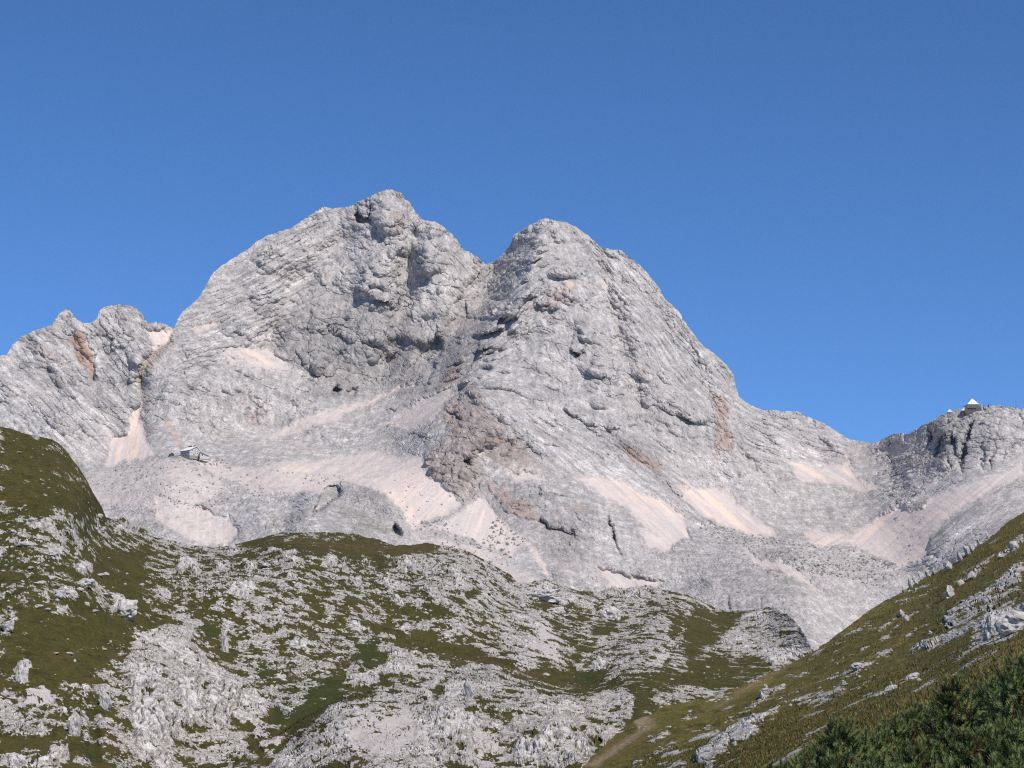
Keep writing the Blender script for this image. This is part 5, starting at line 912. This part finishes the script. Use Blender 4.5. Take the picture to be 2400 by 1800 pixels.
def pine(u, vt, Y, w, n, label, dead=0.0, seed=0):
    n = int(n * 1.35)
    r = random.Random(int(u * 3 + vt * 11 + seed)); top = Vector(at(u, vt, Y))
    i = int(np.clip(np.searchsorted(GSU, u), 1, SU - 1)); j = int(np.argmin(np.abs(GS_[i, :, 1] - Y))); gz = float(GS_[i, j, 2])
    H = float(np.clip(top.z - gz, .9, 2.6)); base = Vector((top.x, top.y, top.z - H)); o = empty('mountain_pine', base)
    tag(o, label, 'pine', 'mountain pines of the lower right thicket')
    tube('trunk', [(0, 0, -.15), (.03, .02, H * .3), (-.02, .03, H * .55), (0, 0, H * .78)], .03, .006, M_bark, o)
    tips = []
    nbch = 5
    for b in range(nbch):
        a = b * 2 * PI / nbch + r.uniform(-.4, .4); z0 = H * r.uniform(.15, .5); ln = w * r.uniform(.28, .42); z1 = H * r.uniform(.45, .72)
        e = Vector((math.cos(a) * ln, math.sin(a) * ln, z1)); m_ = Vector((math.cos(a) * ln * .6, math.sin(a) * ln * .6, z0 + (z1 - z0) * .35))
        tube('branch', [(0, 0, z0), tuple(m_), tuple(e)], .018, .006, M_bark, o); tips.append((e, m_))
    for k in range(n):
        if 0 < k <= len(tips): p = tips[k - 1][0].copy(); d = Vector((p.x, p.y, w * .8))
        elif k == 0: p = Vector((0, 0, H - .15)); d = Vector((r.uniform(-.1, .1), r.uniform(-.1, .1), 1))
        else:
            # spread over the outside of an uneven crown, densest on the upper half
            a = r.uniform(0, 2 * PI); c_ = r.random() ** .7; el = c_ * PI / 2; lobe = 1 + .22 * math.sin(3 * a + seed) + .14 * math.sin(5 * a + u)
            rad = w * .5 * lobe * math.cos(el) ** .8 * r.uniform(.35, 1.05); z = H - .12 - min(.95, H * .7) * (1 - math.sin(el) * r.uniform(.8, 1.0))
            p = Vector((math.cos(a) * rad, math.sin(a) * rad, z)); d = Vector((math.cos(a) * .8 * math.cos(el), math.sin(a) * .8 * math.cos(el) - .15, .75)) + Vector((r.uniform(-.25, .25), r.uniform(-.25, .25), 0))
        me = r.choice(DEADS) if r.random() < dead else r.choice(SHOOT); s_ = link('shoot', me, o); s_.location = p
        s_.rotation_euler = d.to_track_quat('Z', 'Y').to_euler(); k_ = r.uniform(.8, 1.2); s_.scale = (k_, k_, k_)
    return o
PI = math.pi
PN = ['leftmost small pine tuft at the bottom edge', 'second small pine tuft from the left at the bottom edge', 'third small pine tuft from the left at the bottom edge', 'low pine at the left foot of the thicket', 'pine beside the white rocks at the left of the thicket', 'pine just left of the thin spire at the thicket edge', 'thin dark pine spire, leftmost tall tip of the thicket',
      'pine right of the thin spire on the thicket edge', 'second pine right of the thin spire on the thicket edge', 'third pine right of the thin spire on the thicket edge', 'pine left of the tallest middle spire on the thicket edge', 'pine touching the left foot of the tallest middle spire', 'tallest middle pine spire standing above the thicket', 'low pine in the notch with white rock and rusty twigs', 'broad pine on the upper right edge of the thicket', 'dark pine against the right picture edge, highest of the thicket']
for i, (u, v, Y, w, n) in enumerate([(1730, 1776, 17, .6, 20), (1782, 1774, 16.5, .6, 22), (1832, 1764, 16, .6, 28), (1868, 1756, 15, .6, 34), (1897, 1738, 16, .6, 36), (1932, 1714, 16.5, .65, 44), (1969, 1664, 16, .5, 44), (2022, 1696, 16.5, .75, 56), (2057, 1684, 17, .8, 56), (2094, 1662, 17.5, .85, 60), (2155, 1640, 18, .9, 64), (2198, 1634, 18, .8, 60), (2232, 1572, 17, .55, 60), (2288, 1622, 19, .8, 56), (2322, 1580, 18, .9, 70), (2396, 1524, 16.5, .75, 70)]):
    pine(u, v, Y, w, n, PN[i], .5 if i == 13 else .05, i)
for i, (u, v, Y, w, n) in enumerate([(1962, 1742, 13.8, .8, 56), (2060, 1744, 13.4, .95, 64), (2150, 1716, 14.4, 1.0, 66), (2250, 1690, 14.4, 1.0, 70), (2340, 1672, 14.4, 1.0, 70), (2424, 1650, 14.2, 1.0, 60), (2010, 1784, 12.4, .85, 36), (2118, 1776, 12.4, .95, 46), (2226, 1766, 12.4, 1.0, 50), (2330, 1752, 12.4, 1.0, 56), (2416, 1736, 12.4, .95, 46)]):
    pine(u, v, Y, w, n, (['first', 'second', 'third', 'fourth', 'fifth', 'sixth'][i] + ' dark pine from the left in the middle of the thicket') if i < 6 else (['first', 'second', 'third', 'fourth', 'fifth'][i - 6] + ' dark pine from the left along the bottom edge of the thicket'), .04, 30 + i)

# grass tussocks on the nearer part of the right slope
rt = np.random.default_rng(3); tv, tf = [], []; nt_ = 0
Yg = GS_[..., 1]
for _ in range(60000):
    if nt_ >= 15000: break
    i = rt.integers(20, SU - 90); j = rt.integers(2, SV - 42)
    if Yg[i, j] > 260 or m[i, j] > .3 or V_S[i, j] > 1830: continue
    p = GS_[i, j] + rt.normal(size=3) * np.array([.15, .3, 0]); nt_ += 1; k = rt.uniform(.10, .26) * (.5 + min(1.0, Yg[i, j] / 90))
    for b in range(4):
        a = rt.uniform(0, 6.283); d = np.array([math.cos(a), math.sin(a), 0]) * k * rt.uniform(.2, .8); w_ = np.array([-math.sin(a), math.cos(a), 0]) * k * .16; n0_ = len(tv)
        q = p + np.array([0, 0, -.03]); tv += [q - w_, q + w_, q + d + np.array([0, 0, k * rt.uniform(.6, 1.2)])]; tf.append((n0_, n0_ + 1, n0_ + 2))
tm = bpy.data.meshes.new('grass'); tm.from_pydata([tuple(x) for x in tv], [], tf)
t_ = NT('tussock_grass'); t_.color(t_.mix(t_.ramp(t_.noise(.6, 4, .7), .35, .65), (.085, .080, .020), (.21, .17, .062))); tm.materials.append(t_.m)
tag(link('grass', tm), 'dry grass tussocks covering the near right slope', None, None, 'stuff')

# ------------------------------------------------------------------ the air between
if True:
    hz = box('haze', -2600, 2600, -60, 4600, -120, 1150, bpy.data.materials.new('thin_mountain_air')); hm_ = hz.data.materials[0]; hm_.use_nodes = True
    nt = hm_.node_tree; nt.nodes.remove(nt.nodes['Principled BSDF']); pv = nt.nodes.new('ShaderNodeVolumePrincipled'); pv.inputs['Color'].default_value = (.62, .78, 1.0, 1); pv.inputs['Density'].default_value = .000011; pv.inputs['Anisotropy'].default_value = 0.0
    nt.links.new(pv.outputs[0], nt.nodes['Material Output'].inputs['Volume']); tag(hz, 'thin clear mountain air', None, None, 'stuff')
